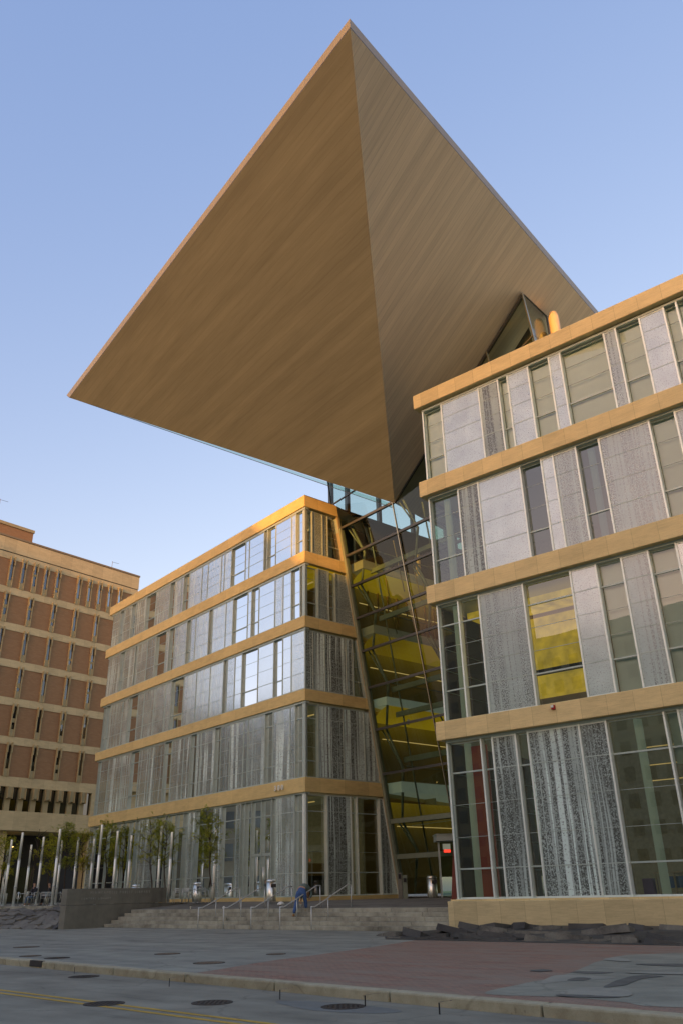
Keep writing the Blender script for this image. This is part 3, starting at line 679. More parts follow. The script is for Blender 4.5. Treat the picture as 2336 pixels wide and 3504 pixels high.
b = MB(); b.poly([T_, L_, Pt, Xt, R_][::-1]); b.poly([l2, P2, Pt, L_]); b.poly([P2, X_, Xt, Pt]); b.poly([X_, r2, R_, Xt]); b.build('roof_deck', M['roofm'], RC)
# slim glass gutter along the rear edge, just below the soffit edge
ge = MB(); pa = l2 + Vector((.4, .1, -.02)); pb = P2 + Vector((0, .25, .05))
ge.poly([pa, pb, pb + Vector((.0, .12, -.22)), pa + Vector((.0, .02, -.04))]); ge.build('edge_glass', M['atrium'], RC)
ge = MB(); ge.tube([pa + Vector((0, .02, -.05)), pb + Vector((0, .12, -.24))], .022, 6); ge.build('edge_trim', mottled('blue_steel_trim', (.03, .05, .14), .1), RC)
# exhaust stacks on the right roof
for nme, x_, y_, r_, lab in (('a', 12.75, 38.75, .31, 'tall cream exhaust stack rising to the roof soffit, lit orange'), ('b', 12.2, 39.4, .27, 'shorter cream stack standing behind the glass fin on the roof')):
    VS = MB(); VS.lathe((x_, y_, 25.5), [(r_, 0), (r_, 6.2 if nme == 'a' else 5.4), (r_ * .96, 6.5 if nme == 'a' else 5.6), (r_ * .7, 6.8 if nme == 'a' else 5.8)], 28)
    setp(VS.build('exhaust_stack', mottled('cream_painted_metal', (.66, .50, .33), .05, 1, .5), None, True), lab, 'exhaust stack', 'stacks on the library roof')

# ================================================================== BRICK BUILDING (left background)
oK = (-25.85, 96.60); aK = R(50.3); dK = (-cos(aK), -sin(aK)); FK = frame(oK, dK, (-sin(aK), cos(aK)))
BK = thing('brick_building', 'red brown brick office block with pale stone bands and slit windows behind the trees', 'building', (oK[0], oK[1], 0))
def brick_mat():
    m, nt, out = new_mat('office_brick')
    P = pos(nt); s = dot(nt, P, (dK[0], dK[1], 0)); z = dot(nt, P, (0, 0, 1))
    br = nt.nodes.new('ShaderNodeTexBrick'); L(nt, comb(nt, s, z, 0), br.inputs['Vector'])
    br.inputs['Scale'].default_value = 1; br.inputs['Brick Width'].default_value = .4; br.inputs['Row Height'].default_value = .14; br.inputs['Mortar Size'].default_value = .014
    br.inputs['Color1'].default_value = (.37, .215, .115, 1); br.inputs['Color2'].default_value = (.31, .175, .092, 1); br.inputs['Mortar'].default_value = (.27, .18, .11, 1)
    c = mixc(nt, noise(nt, P, .35, 4), br.outputs[0], (.38, .19, .09), 'MIX')
    c = mixc(nt, .45, br.outputs[0], c)
    principled(nt, out, c, .85, 0, .2, noise(nt, P, 12, 3), .2, .01); return m
M['brick'] = brick_mat()
M['stoneK'] = stone('office_limestone', dK, 1.42, 0, (.60, .47, .27), .10); M['finK'] = mottled('window_fin_stone', (.42, .33, .18), .08, 1.5, .75)
M['slit'] = glass('slit_window_glass', (.02, .035, .035), 1.6, .04)
KL = 30
b = MB(); b.fbox(FK, 0, KL, 0, 22, 11.95, 35.9); b.build('wall', M['brick'], BK)
zz = [12.88 + 3.93 * k for k in range(6)]; tt = [16.02 + 3.93 * k for k in range(6)]
for i, z in enumerate(zz):
    lo = tt[i - 1] if i else 11.92
    b = MB(); b.fbox(FK, -.06, KL, -.06, 22, lo, z); b.build('stone_band', M['stoneK'], BK)
b = MB(); b.fbox(FK, -.06, KL, -.06, 22, tt[5], 36.40); b.build('stone_band', M['stoneK'], BK)
b = MB(); b.fbox(FK, -.03, KL, -.03, 22, 36.40, 36.50); b.build('groove', M['darkin'], BK)
b = MB(); b.fbox(FK, -.10, KL, -.10, 22, 36.50, 38.08); b.build('parapet', M['stoneK'], BK)
b = MB(); b.fbox(FK, -.16, KL, -.16, 22, 38.14, 38.34); b.fbox(FK, -.06, KL, -.06, 22, 38.08, 38.14, 0); b.build('coping', mottled('coping_bronze', (.26, .19, .11), .1, 2, .6), BK)
b = MB(); b.fbox(FK, -.06, KL, -.06, 22, 7.8, 9.62); b.build('stone_band', M['stoneK'], BK)
b = MB(); b.fbox(FK, 0, KL, .45, 22, 9.62, 11.92); b.build('recessed_wall', M['stoneK'], BK)
rk2 = random.Random(17)
def slit(t, ztop, zbot):
    w = MB(); w.fbox(FK, t - .19, t + .19, -.04, .02, zbot + .75, ztop); W_ = w.build('window', M['slit'], BK)
    f_ = MB()
    for sgn in (-1, 1):
        a0, a1 = sorted((t + sgn * .19, t + sgn * .29))
        f_.fbox(FK, a0, a1, -.17, .01, zbot, ztop + .28)
        f_.fbox(FK, a0 - .004, a1 + .004, -.28, -.17, ztop - .75, ztop + .28)
    f_.fbox(FK, t - .19, t + .19, -.10, .01, zbot, zbot + .75)
    f_.build('frame', M['finK'], W_)
    if rk2.random() < .4:
        bl = MB(); zz_ = rk2.uniform(zbot + 1.0, ztop - .4); bl.fbox(FK, t - .17, t + .17, -.055, -.042, zz_, zz_ + rk2.uniform(.15, .5)); bl.build('blind', M['finK'], W_)
for t in (2.58, 4.02, 5.43, 6.82, 8.26, 11.06, 12.55, 13.93, 15.35, 16.77, 19.65, 21.1, 22.5, 23.9, 25.3): slit(t, 35.75, 32.53)
for r in range(5):
    for t in (2.5, 5.42, 8.26, 11.07, 13.95, 16.8, 19.65, 22.5, 25.35, 28.2): slit(t, tt[r] - .06, zz[r])
for k in range(12):
    a0 = 3.56 + 1.433 * k
    w = MB(); w.fbox(FK, a0, a0 + .84, .28, .32, 9.62, 11.92); W_ = w.build('window', M['slit'], BK)
    f_ = MB(); f_.fbox(FK, a0 + .84, a0 + 1.433, .02, .32, 9.62, 11.92)
    f_.fbox(FK, a0 + .86, a0 + 1.41, -.30, .02, 10.85, 11.90)
    f_.fbox(FK, a0 + .84, a0 + .90, -.40, .02, 10.75, 11.91); f_.fbox(FK, a0 + 1.37, a0 + 1.43, -.40, .02, 10.75, 11.91)
    f_.build('frame', M['finK'], W_)
b = MB(); b.fbox(FK, -.06, 3.56, -.04, .32, 9.62, 11.92); b.build('corner_pier', M['stoneK'], BK)
b = MB(); b.fbox(FK, 14.4, 25.6, .8, 12, 38.34, 39.85); b.build('penthouse', M['brick'], BK)
b = MB(); b.fbox(FK, 14.3, 25.7, .7, 12, 39.85, 40.2); b.build('penthouse_coping', M['finK'], BK)
b = MB(); b.fbox(FK, 19.0, 25, 3.0, 12, 38.34, 44.2); b.build('stair_tower', M['brick'], BK)
for t_, h_ in ((3.4, 1.3), (18.9, 2.6)):
    b = MB(); z0_ = 38.34 if t_ < 10 else 40.2
    b.tube([FK(t_, 1.0, z0_), FK(t_ - .05, 1.0, z0_ + h_)], .03, 6); b.tube([FK(t_, 1.0, z0_ + h_ - .1), FK(t_ - 1.0, 1.0, z0_ + h_ - .05)], .02, 5); b.build('aerial', M['dsteel'], BK)
# open ground floor: dark back wall, pillars
b = MB(); b.fbox(FK, 0, KL, 6, 22, 0, 7.8); b.build('ground_floor_wall', mottled('charcoal_render', (.05, .048, .05), .2, .5, .8), BK)
for t_ in (2.0, 12.5, 16.2, 19.0, 24.5):
    b = MB(); b.fbox(FK, t_, t_ + 1.1, .6, 1.7, 0, 7.8); b.build('pillar', M['stoneK'], BK)
b = MB(); b.fbox(FK, 6.0, 10.2, 5.6, 6.0, 1.0, 4.6); b.build('glazed_door', M['clear'], BK)
b = MB(); b.lathe(FK(10.4, 3.0, 6.4), [(.05, 0), (.16, .05), (.05, .1)], 10); b.build('soffit_lamp', M['spot'], BK)

# ================================================================== GROUND
def ground_mat(name, lo, hi, sc, stain=.4, fine=40, rough=.85, stretch=None, joints=None, cracks=.28):
    m, nt, out = new_mat(name)
    P = pos(nt); n1 = noise(nt, P, sc, 6, .6); n2 = noise(nt, P, fine, 3)
    sx = comb(nt, math_(nt, 'MULTIPLY', dot(nt, P, (dC[0], dC[1], 0)), .22), math_(nt, 'MULTIPLY', dot(nt, P, (vC[0], vC[1], 0)), .9), 0)
    n3 = noise(nt, sx, 1.0, 5, .62)
    n = math_(nt, 'ADD', math_(nt, 'MULTIPLY', n1, .4), math_(nt, 'MULTIPLY', n3, .45)); n = math_(nt, 'ADD', n, math_(nt, 'MULTIPLY', n2, .15))
    c = ramp(nt, n, [(.38, lo), (.60, hi)])
    spot = ramp(nt, n3, [(.30, g(1)), (.42, g(0))])
    c = mixc(nt, math_(nt, 'MULTIPLY', spot, stain), c, tuple(q * .45 for q in lo))
    vo = noise(nt, P, 9, 2); c = mixc(nt, math_(nt, 'MULTIPLY', math_(nt, 'GREATER_THAN', vo, .71), .35), c, tuple(q * .35 for q in lo))
    vr = nt.nodes.new('ShaderNodeTexVoronoi'); vr.feature = 'DISTANCE_TO_EDGE'; vr.inputs['Scale'].default_value = .23
    wv_ = nt.nodes.new('ShaderNodeVectorMath'); wv_.operation = 'ADD'; nz = nt.nodes.new('ShaderNodeTexNoise'); nz.inputs['Scale'].default_value = .8; nz.inputs['Detail'].default_value = 4; L(nt, P, nz.inputs['Vector']); L(nt, P, wv_.inputs[0]); L(nt, nz.outputs['Color'], wv_.inputs[1]); L(nt, wv_.outputs[0], vr.inputs['Vector'])
    ck = ramp(nt, vr.outputs['Distance'], [(.0, g(1)), (.0035, g(.8)), (.006, g(0))])
    c = mixc(nt, math_(nt, 'MULTIPLY', ck, cracks), c, tuple(q * .35 for q in lo))
    if joints:
        s1 = math_(nt, 'ABSOLUTE', math_(nt, 'SUBTRACT', math_(nt, 'FRACT', math_(nt, 'DIVIDE', dot(nt, P, (dC[0], dC[1], 0)), joints)), .5))
        s2 = math_(nt, 'ABSOLUTE', math_(nt, 'SUBTRACT', math_(nt, 'FRACT', math_(nt, 'DIVIDE', dot(nt, P, (vC[0], vC[1], 0)), joints)), .5))
        jt = math_(nt, 'GREATER_THAN', math_(nt, 'MAXIMUM', s1, s2), .5 - .008 / joints)
        c = mixc(nt, math_(nt, 'MULTIPLY', jt, .5), c, tuple(q * .4 for q in lo))
    principled(nt, out, c, rough, 0, .35, math_(nt, 'ADD', n2, n1), .35, .01)
    return m
M['road'] = ground_mat('worn_road', (.175, .160, .132), (.31, .288, .24), .7, .45, 60)
M['walk'] = ground_mat('grey_pavement', (.195, .192, .168), (.335, .328, .285), .9, .40, 40, .75, None, 1.5)
M['curb'] = ground_mat('granite_kerb', (.30, .25, .17), (.50, .44, .32), 3, .2, 50)
M['plaza'] = ground_mat('plaza_paving', (.13, .118, .10), (.22, .205, .175), 1.2, .3, 40, .8, None, .9)
M['step'] = ground_mat('granite_step', (.20, .185, .15), (.46, .44, .37), 2.2, .45, 50, .85, None, None, 0)
M['yellow_paint'] = ground_mat('yellow_road_paint', (.42, .25, .03), (.62, .38, .04), 5, .35, 50, .6)
def paver():
    m, nt, out = new_mat('red_brick_paving')
    P = pos(nt); s = dot(nt, P, (dC[0], dC[1], 0)); v = dot(nt, P, (vC[0], vC[1], 0))
    br = nt.nodes.new('ShaderNodeTexBrick'); L(nt, comb(nt, s, v, 0), br.inputs['Vector'])
    br.inputs['Scale'].default_value = 1; br.inputs['Brick Width'].default_value = .21; br.inputs['Row Height'].default_value = .105; br.inputs['Mortar Size'].default_value = .006
    br.inputs['Color1'].default_value = (.37, .20, .145, 1); br.inputs['Color2'].default_value = (.27, .155, .115, 1); br.inputs['Mortar'].default_value = (.09, .075, .065, 1)
    n = noise(nt, comb(nt, math_(nt, 'MULTIPLY', s, .5), math_(nt, 'MULTIPLY', v, 1.8), 0), 1, 5, .65)
    c = mixc(nt, ramp(nt, n, [(.36, g(.0)), (.62, g(.75))]), br.outputs[0], (.29, .235, .19))
    principled(nt, out, c, .85, 0, .3, noise(nt, P, 18, 3), .3, .01); return m
M['paver'] = paver()

b = MB(); b.poly([(-900, -900, -.154), (900, -900, -.154), (900, 900, -.154), (-900, 900, -.154)])
setp(b.build('ground', M['walk']), kind='structure')
ka, kb_ = Vector((-10.49, 27.5, 0)), Vector((4.33, 12.5, 0)); kd = (ka - kb_).normalized(); kn = Vector((kd.y, -kd.x, 0))   # kn points to the street side
if kn.y > 0: kn = -kn
K = lambda s, w, z: kb_ + kd * s + kn * w + Vector((0, 0, z))
b = MB(); b.poly([K(-80, .2, -.15), K(140, .2, -.15), K(140, 60, -.15), K(-80, 60, -.15)]); setp(b.build('road', M['road']), kind='structure')
b = MB(); b.poly([K(-80, 0, 0), K(-80, -60, 0), K(140, -60, 0), K(140, 0, 0)]); setp(b.build('pavement', M['walk']), kind='structure')
rk = random.Random(3)
b = MB(); s_ = -40.0
while s_ < 90:
    l_ = 3.0 if s_ > -1 else 3.0
    b.fbox(lambda a, d, z: tuple(K(a, d, z)), s_ + .02, s_ + l_ - .02, .0, .30, -.2, .012)
    s_ += l_
setp(b.build('kerb', M['curb'], bevel=.03), kind='structure')
# storm drain inlet in the kerb
b = MB(); b.fbox(lambda a, d, z: tuple(K(a, d, z)), 17.7, 18.4, .22, .32, -.12, .022)
b.build('drain_mouth', M['black']); DI = bpy.data.objects['drain_mouth']; setp(DI, 'dark storm drain inlet let into the kerb at far left', 'drain')
# yellow centre line (two strips)
ya, yb = Vector((-7.35, 19.5, 0)), Vector((-1.8, 14.32, 0)); yd = (ya - yb).normalized(); yn = Vector((yd.y, -yd.x, 0))
if yn.y > 0: yn = -yn
yl = MB()
for w0 in (0, .28):
    for k in range(-6, 40):
        a0, a1 = k * 2.0, k * 2.0 + 2.0
        q = [yb + yd * a0 + yn * w0, yb + yd * a1 + yn * w0, yb + yd * a1 + yn * (w0 + .115), yb + yd * a0 + yn * (w0 + .115)]
        yl.poly([(p.x, p.y, -.146) for p in q])
setp(yl.build('road_marking', M['yellow_paint']), kind='structure')
# red brick paving
bd = [(2.3, 31.5), (1.3, 29.3), (-.02, 26.74), (-1.01, 25.04), (-1.89, 23.65), (-2.45, 22.52), (-3.02, 21.12), (-3.60, 20.0)]
edge0 = K(11.6, -.01, 0)
b = MB(); right = [K(-60, -.01, 0), SITE(-60, -6.4, 0)]
pts = [(x, y, .004) for x, y in bd] + [(edge0.x + .55, edge0.y - .45, .004), (right[0].x, right[0].y, .004), (right[1][0], right[1][1], .004), (1.92 + .2, 30.9, .004)]
pts = [(x, y, .004) for x, y in bd] + [tuple(K(10.6, -.01, .004)), tuple(K(-60, -.01, .004)), SITE(-60, -5.6, .004), SITE(-2.3, -5.6, .004)]
b.poly(pts); setp(b.build('brick_paving', M['paver']), kind='structure')
# grey cement repairs in the brick
pc = ground_mat('cement_patch', (.22, .21, .175), (.32, .305, .255), 1.4, .2, 40); pl = ground_mat('pale_cement', (.27, .255, .22), (.35, .33, .285), 2, .1, 40); pd = ground_mat('dark_cement', (.11, .105, .095), (.16, .155, .14), 2, .1, 40)
def wob(pts, n=6, a=.10, z=.008):
    out = []; r_ = random.Random(len(pts) * 7 + int(abs(pts[0][0]) * 100)); m_ = len(pts)
    P4 = lambda i: Vector((pts[i % m_][0], pts[i % m_][1]))
    for i in range(m_):
        p0, p1, p2, p3 = P4(i - 1), P4(i), P4(i + 1), P4(i + 2)
        for k in range(n):
            t = k / n
            q = .5 * ((2 * p1) + (p2 - p0) * t + (2 * p0 - 5 * p1 + 4 * p2 - p3) * t * t + (3 * p1 - p0 - 3 * p2 + p3) * t ** 3)
            out.append((q.x + r_.uniform(-a, a) * .3, q.y + r_.uniform(-a, a) * .3, z))
    return out
b = MB(); b.poly(wob([(2.13, 15.2), (2.87, 16.44), (3.98, 17.85), (5.72, 21.21), (7.01, 22.66), (9.0, 21.5), (9.5, 12.0), (4.7, 13.0), (3.92, 13.79), (3.25, 14.53)], 5, .08, .008))
setp(b.build('cement_patch', pc), kind='structure')
streaks = [('l', [(3.33, 16.56), (3.86, 17.88), (4.49, 17.72), (4.82, 17.38), (4.71, 17.09), (3.82, 16.79)]), ('d', [(3.86, 16.93), (4.19, 17.41), (4.37, 17.17), (4.12, 16.81)]),
 ('d', [(4.32, 18.45), (4.59, 18.6), (5.09, 18.19), (4.63, 18.02)]), ('d', [(3.6, 18.98), (3.93, 19.23), (4.05, 18.9), (3.8, 18.7)]), ('d', [(4.17, 15.7), (4.89, 16.99), (5.43, 17.56), (5.71, 17.23), (5.25, 16.91), (4.59, 15.92)]),
 ('d', [(6.1, 19.95), (7.0, 19.7), (6.79, 19.13), (6.2, 19.58)]), ('d', [(3.15, 14.68), (3.37, 14.81), (4.06, 14.37), (3.81, 14.25), (3.37, 14.46)]), ('l', [(3.27, 14.92), (3.7, 15.6), (4.26, 15.53), (4.42, 15.08), (4.17, 14.35), (3.66, 14.62)]),
 ('l', [(5.73, 21.21), (6.2, 21.83), (6.27, 21.05), (6.09, 20.58)]), ('l', [(5.32, 18.13), (6.34, 17.94), (6.16, 17.44), (5.46, 17.82)])]
for i, (k, p) in enumerate(streaks):
    b = MB(); b.poly(wob(p, 5, .05, .012 + .0008 * i)); setp(b.build('cement_streak', pl if k == 'l' else pd), kind='structure')

# plaza: slopes gently up to the doors; left part stands on the rock bank
b = MB()
vs_ = [1.7, 2.9, 4.1, 5.3, 6.5]
for a, c in zip(vs_, vs_[1:]):
    b.poly([SITE(-1, a, plaza_z(a)), SITE(-1, c, plaza_z(c)), SITE(23.3, c, plaza_z(c)), SITE(23.3, a, plaza_z(a))])
b.poly([SITE(-1, 6.5, 1.12), SITE(-1, 60, 1.12), SITE(23.3, 60, 1.12), SITE(23.3, 6.5, 1.12)])
b.poly([SITE(23.3, -.7, 1.12), SITE(23.3, 60, 1.12), SITE(80, 60, 1.12), SITE(80, -.7, 1.12)])
setp(b.build('plaza', M['plaza']), kind='structure')
b = MB()
for a0 in [x * 1.2 for x in range(0, 48)]:
    b.fbox(lambda a, d, z: SITE(a, d, z), 23.6 + a0, 23.6 + a0 + 1.18, -.95, -.66, .6, 1.135)
setp(b.build('plaza_edge', M['step'], bevel=.01), kind='structure')
# ------------------------------------------------------------------ steps
ST = thing('stone_steps', 'wide flight of five worn granite steps up to the library plaza', 'steps', SITE(10, 0, 0))
rs_ = random.Random(9)
for k in range(5):
    b = MB(); v0 = -.35 + .41 * k; u0 = -.0; uend = 22.9 - .05 * k
    u_ = .0
    while u_ < uend:
        l_ = min(rs_.uniform(1.5, 2.1), uend - u_)
        if uend - (u_ + l_) < .5: l_ = uend - u_
        b.fbox(lambda a, d, z: SITE(a, d, z), u_ + .008, u_ + l_ - .008, v0, v0 + 2.2 - .41 * k, .17 * k, .17 * (k + 1) + rs_.uniform(-.003, .003))
        u_ += l_
    b.build('step', M['step'], ST, bevel=.012)
b = MB(); b.fbox(lambda a, d, z: SITE(a, d, z), -.02, 22.9, -.20, 2.0, -.1, .10); b.build('step_bed', M['black'], ST)

# ------------------------------------------------------------------ handrails
def make_rail():
    r = thing('handrail', '', 'handrail', (0, 0, 0), 'handrails down the plaza steps')
    y = lambda v: v
    b = MB(); b.tube([(0, -.62, .95), (0, -.36, .95), (0, .25, 1.17), (0, 1.95, 1.84), (0, 2.25, 1.84)], .028, 10); b.build('rail', M['railsteel'], r, True)
    for (v, z0, z1) in ((-.60, 0, .95), (.55, .51, 1.29), (2.22, .88, 1.84)):
        p = MB(); p.tube([(0, v, z0), (0, v, z1)], .026, 8); p.build('post', M['railsteel'], r, True)
    return r
rail0 = make_rail()
labs = ['leftmost of the five steel handrails, nearest the granite sign wall', 'second steel handrail from the sign wall on the steps', 'middle one of the five steel handrails on the steps', 'steel handrail just left of the bending man', 'rightmost steel handrail, to the right of the bending man']
labs[3] = 'steel handrail crossing in front of the bending man'
for i, u in enumerate((14.60, 12.72, 10.80, 8.88, 6.92)):
    o = rail0 if i == 0 else copy_tree(rail0)
    o.location = SITE(u, 0, 0); o.rotation_euler = (0, 0, R(50.3 - 90)); o['label'] = labs[i]

# ------------------------------------------------------------------ sign wall
SW = thing('sign_wall', 'low dark granite wall carved with the library name beside the steps', 'sign wall', SITE(23.2, -2.8, 0))
gran = ground_mat('dark_granite', (.14, .135, .118), (.23, .22, .19), 1.5, .2, 70, .7, None, None, 0)
b = MB(); b.fbox(lambda a, d, z: SITE(a, d, z), 23.10, 23.62, -2.8, 5.2, -.2, 1.17); b.build('lower_block', gran, SW, bevel=.015)
b = MB(); b.fbox(lambda a, d, z: SITE(a, d, z), 23.07, 23.60, -2.82, 4.1, 1.185, 2.0); b.build('upper_block', gran, SW, bevel=.015)
def wall_text(body, v, z, size, nm):
    cu = bpy.data.curves.new(nm, 'FONT'); cu.body = body; cu.size = size; cu.extrude = .004; cu.space_character = 1.65; cu.align_x = 'CENTER'; cu.align_y = 'CENTER'
    o = bpy.data.objects.new(nm, cu); COL.objects.link(o); o.parent = SW
    X = Vector((vC[0], vC[1], 0)); Y = Vector((0, 0, 1)); Z = X.cross(Y)
    o.matrix_local = Matrix.Translation(Vector(SITE(23.062, v, z)) - OFFS[SW]) @ Matrix((X, Y, Z)).transposed().to_4x4()
    cu.materials.append(mottled('letter_steel_' + nm, (.36, .36, .34), .2, 6, .5)); text_mesh(o, nm)
wall_text('MINNEAPOLIS PUBLIC LIBRARY', .75, 1.78, .19, 'wall_lettering')
wall_text('CENTRAL LIBRARY', -.9, 1.48, .15, 'wall_lettering_small')

# ------------------------------------------------------------------ rocks
slate = ground_mat('slate_rock', (.075, .068, .06), (.22, .205, .175), 2.2, .3, 25, .7)
slate2 = ground_mat('slate_dark', (.042, .040, .038), (.10, .095, .088), 1.2, .3, 25, .6)
rr = random.Random(21)
def slab(cx, cy, z, lx, ly, th, ang, tx, ty, mat, nm, lab, grp, r_):
    bm = MB(); n = 9; bot = []; top = []
    for k in range(n):
        t = 2 * pi * k / n + r_.uniform(-.25, .25); e = r_.uniform(.72, 1.0)
        c_, s_ = cos(t), sin(t)
        x = lx * .5 * e * (abs(c_) ** .6) * (1 if c_ > 0 else -1); y = ly * .5 * e * (abs(s_) ** .6) * (1 if s_ > 0 else -1)
        top.append((x, y, r_.uniform(0, .03))); bot.append((x * 1.04, y * 1.04, -th))
    mtx = Matrix.Rotation(ang, 4, 'Z') @ Matrix.Rotation(tx, 4, 'X') @ Matrix.Rotation(ty, 4, 'Y')
    bm.prism([mtx @ Vector(p) for p in bot], [mtx @ Vector(p) for p in top])
    o = bm.build(nm, mat); o.location = (cx, cy, z); setp(o, lab, 'rock', grp)
    return o
rbk = MB(); rbk.poly([SITE(23.7, -3.05, -.02), SITE(23.7, -.9, .95), SITE(60, -.9, .95), SITE(60, -3.05, -.02)]); setp(rbk.build('bank', slate2), kind='structure')
for row in range(5):
    u_ = 24.0 + rr.uniform(0, .5)
    while u_ < 37:
        lx = rr.uniform(1.1, 2.2); v_ = -2.9 + row * .46 + rr.uniform(-.08, .08); z_ = (v_ + 3.05) / 2.15 * .97 + .05
        x, y, _ = SITE(u_ + lx * .4, v_, 0)
        slab(x, y, z_, lx, .62, .14, R(140.3 + rr.uniform(-14, 4)), R(rr.uniform(-30, -17)), R(rr.uniform(-8, 4)), slate, 'slate_slab', 'grey slate slab tilted on the bank left of the granite sign wall', 'slate slabs banked up left of the sign wall', rr)
        u_ += lx * .82
b = MB(); b.poly([SITE(.05, -.38, .03), SITE(1.3, -2.6, .01), SITE(-.9, -5.4, .01), SITE(-28, -5.75, .010), SITE(-28, -.02, .30), SITE(-2, -.02, .24)]); setp(b.build('rock_bed', slate2), kind='structure')
rows_ = [(-.75, .16, .30), (-1.9, .06, .2), (-3.1, .02, .12), (-4.4, -.01, .06)]
for (vr_, za, zb_) in rows_:
    u_ = 1.1 if vr_ < -1.5 else -.9
    if vr_ < -4: u_ = -.4
    while u_ > -14.5:
        lx = rr.uniform(.9, 2.1); ly = rr.uniform(.8, 1.45); x, y, _ = SITE(u_ - lx * .5, vr_ + rr.uniform(-.25, .25), 0)
        slab(x, y, rr.uniform(za, zb_), lx, ly, .2, R(140.3 + rr.uniform(-22, 22)), R(rr.uniform(3, 15)), R(rr.uniform(-11, 10)), slate2 if rr.random() < .7 else slate, 'slate_boulder', 'flat dark slate boulder lying at the foot of the tan plinth', 'slate boulders along the right plinth', rr)
        u_ -= lx * rr.uniform(.8, 1.15)

# ------------------------------------------------------------------ manholes
mh = mottled('cast_iron', (.05, .042, .036), .35, 25, .7, .3); mr = mottled('rusty_iron', (.17, .125, .09), .3, 12, .8)
holes = [(-11.47, 32.43, 0, .45, mr, 'rusty manhole cover in the pavement, farthest left'), (-9.56, 27.45, 0, .32, mr, 'small faint pavement cover near the left kerb'), (-8.39, 26.31, 0, .36, mh, 'dark oval cover in the pavement close to the left kerb'),
 (-5.39, 27.02, 0, .38, mr, 'thin rusty cover in mid pavement below the sign wall steps'), (-3.56, 23.15, 0, .40, mr, 'round rusty cover where grey paving meets the red brick'), (-2.11, 25.83, 0, .28, mr, 'small brown cover on grey paving left of the brick edge'),
 (-6.34, 22.04, -.15, .36, mh, 'dark manhole cover in the road close to the left kerb'), (-4.36, 16.55, -.15, .36, mh, 'manhole cover straddled by the yellow centre lines'), (-2.43, 16.34, -.15, .36, mh, 'round manhole cover in the road between yellow lines and kerb'), (-.16, 15.38, -.15, .36, mh, 'rightmost manhole cover in the road, in a pale patch')]
for (x, y, z, r_, mt, lab) in holes:
    t = thing('manhole_cover', lab, 'manhole cover', (x, y, z), 'manhole covers')
    b = MB(); b.lathe((x, y, z), [(r_, -.01), (r_, .010), (r_ * .88, .010), (r_ * .88, .006)], 32); b.build('rim', mh, t)
    b = MB(); b.lathe((x, y, z), [(r_ * .86, -.01), (r_ * .86, .009)], 32)
    for i in range(-3, 4):
        for j in range(-3, 4):
            if i * i + j * j < 11: b.box(x + i * r_ * .22 - .02, x + i * r_ * .22 + .02, y + j * r_ * .22 - .02, y + j * r_ * .22 + .02, z + .009, z + .014)
    b.build('lid', mt, t)
b = MB(); b.poly(wob([(-1.35, 16.3), (-.5, 16.1), (.7, 14.9), (.45, 14.5), (-.6, 15.0)], 5, .06, -.1462)); setp(b.build('road_patch', ground_mat('pale_road_patch', (.15, .15, .145), (.22, .22, .21), 2, .2)), kind='structure')
crk = MB()
for (x, y) in ((-6.57, 23.01), (-3.52, 19.38), (-1.03, 16.7), (.44, 15.54), (1.51, 14.38)):
    c0 = Vector((x, y, 0)); pts = [c0 + kn * (-.02 + .33 * q / 4) + kd * rk.uniform(-.03, .03) for q in range(5)]
    for p, q in zip(pts, pts[1:]):
        crk.poly([(p.x, p.y, .016), (q.x, q.y, .016), (q.x + kd.x * .03, q.y + kd.y * .03, .016), (p.x + kd.x * .03, p.y + kd.y * .03, .016)])
    e_ = pts[-1]; crk.poly([(e_.x + kn.x * .004, e_.y + kn.y * .004, .01), (e_.x + kn.x * .004, e_.y + kn.y * .004, -.14), (e_.x + kn.x * .004 + kd.x * .03, e_.y + kn.y * .004 + kd.y * .03, -.14), (e_.x + kn.x * .004 + kd.x * .03, e_.y + kn.y * .004 + kd.y * .03, .01)])
setp(crk.build('kerb_cracks', M['black']), kind='structure')

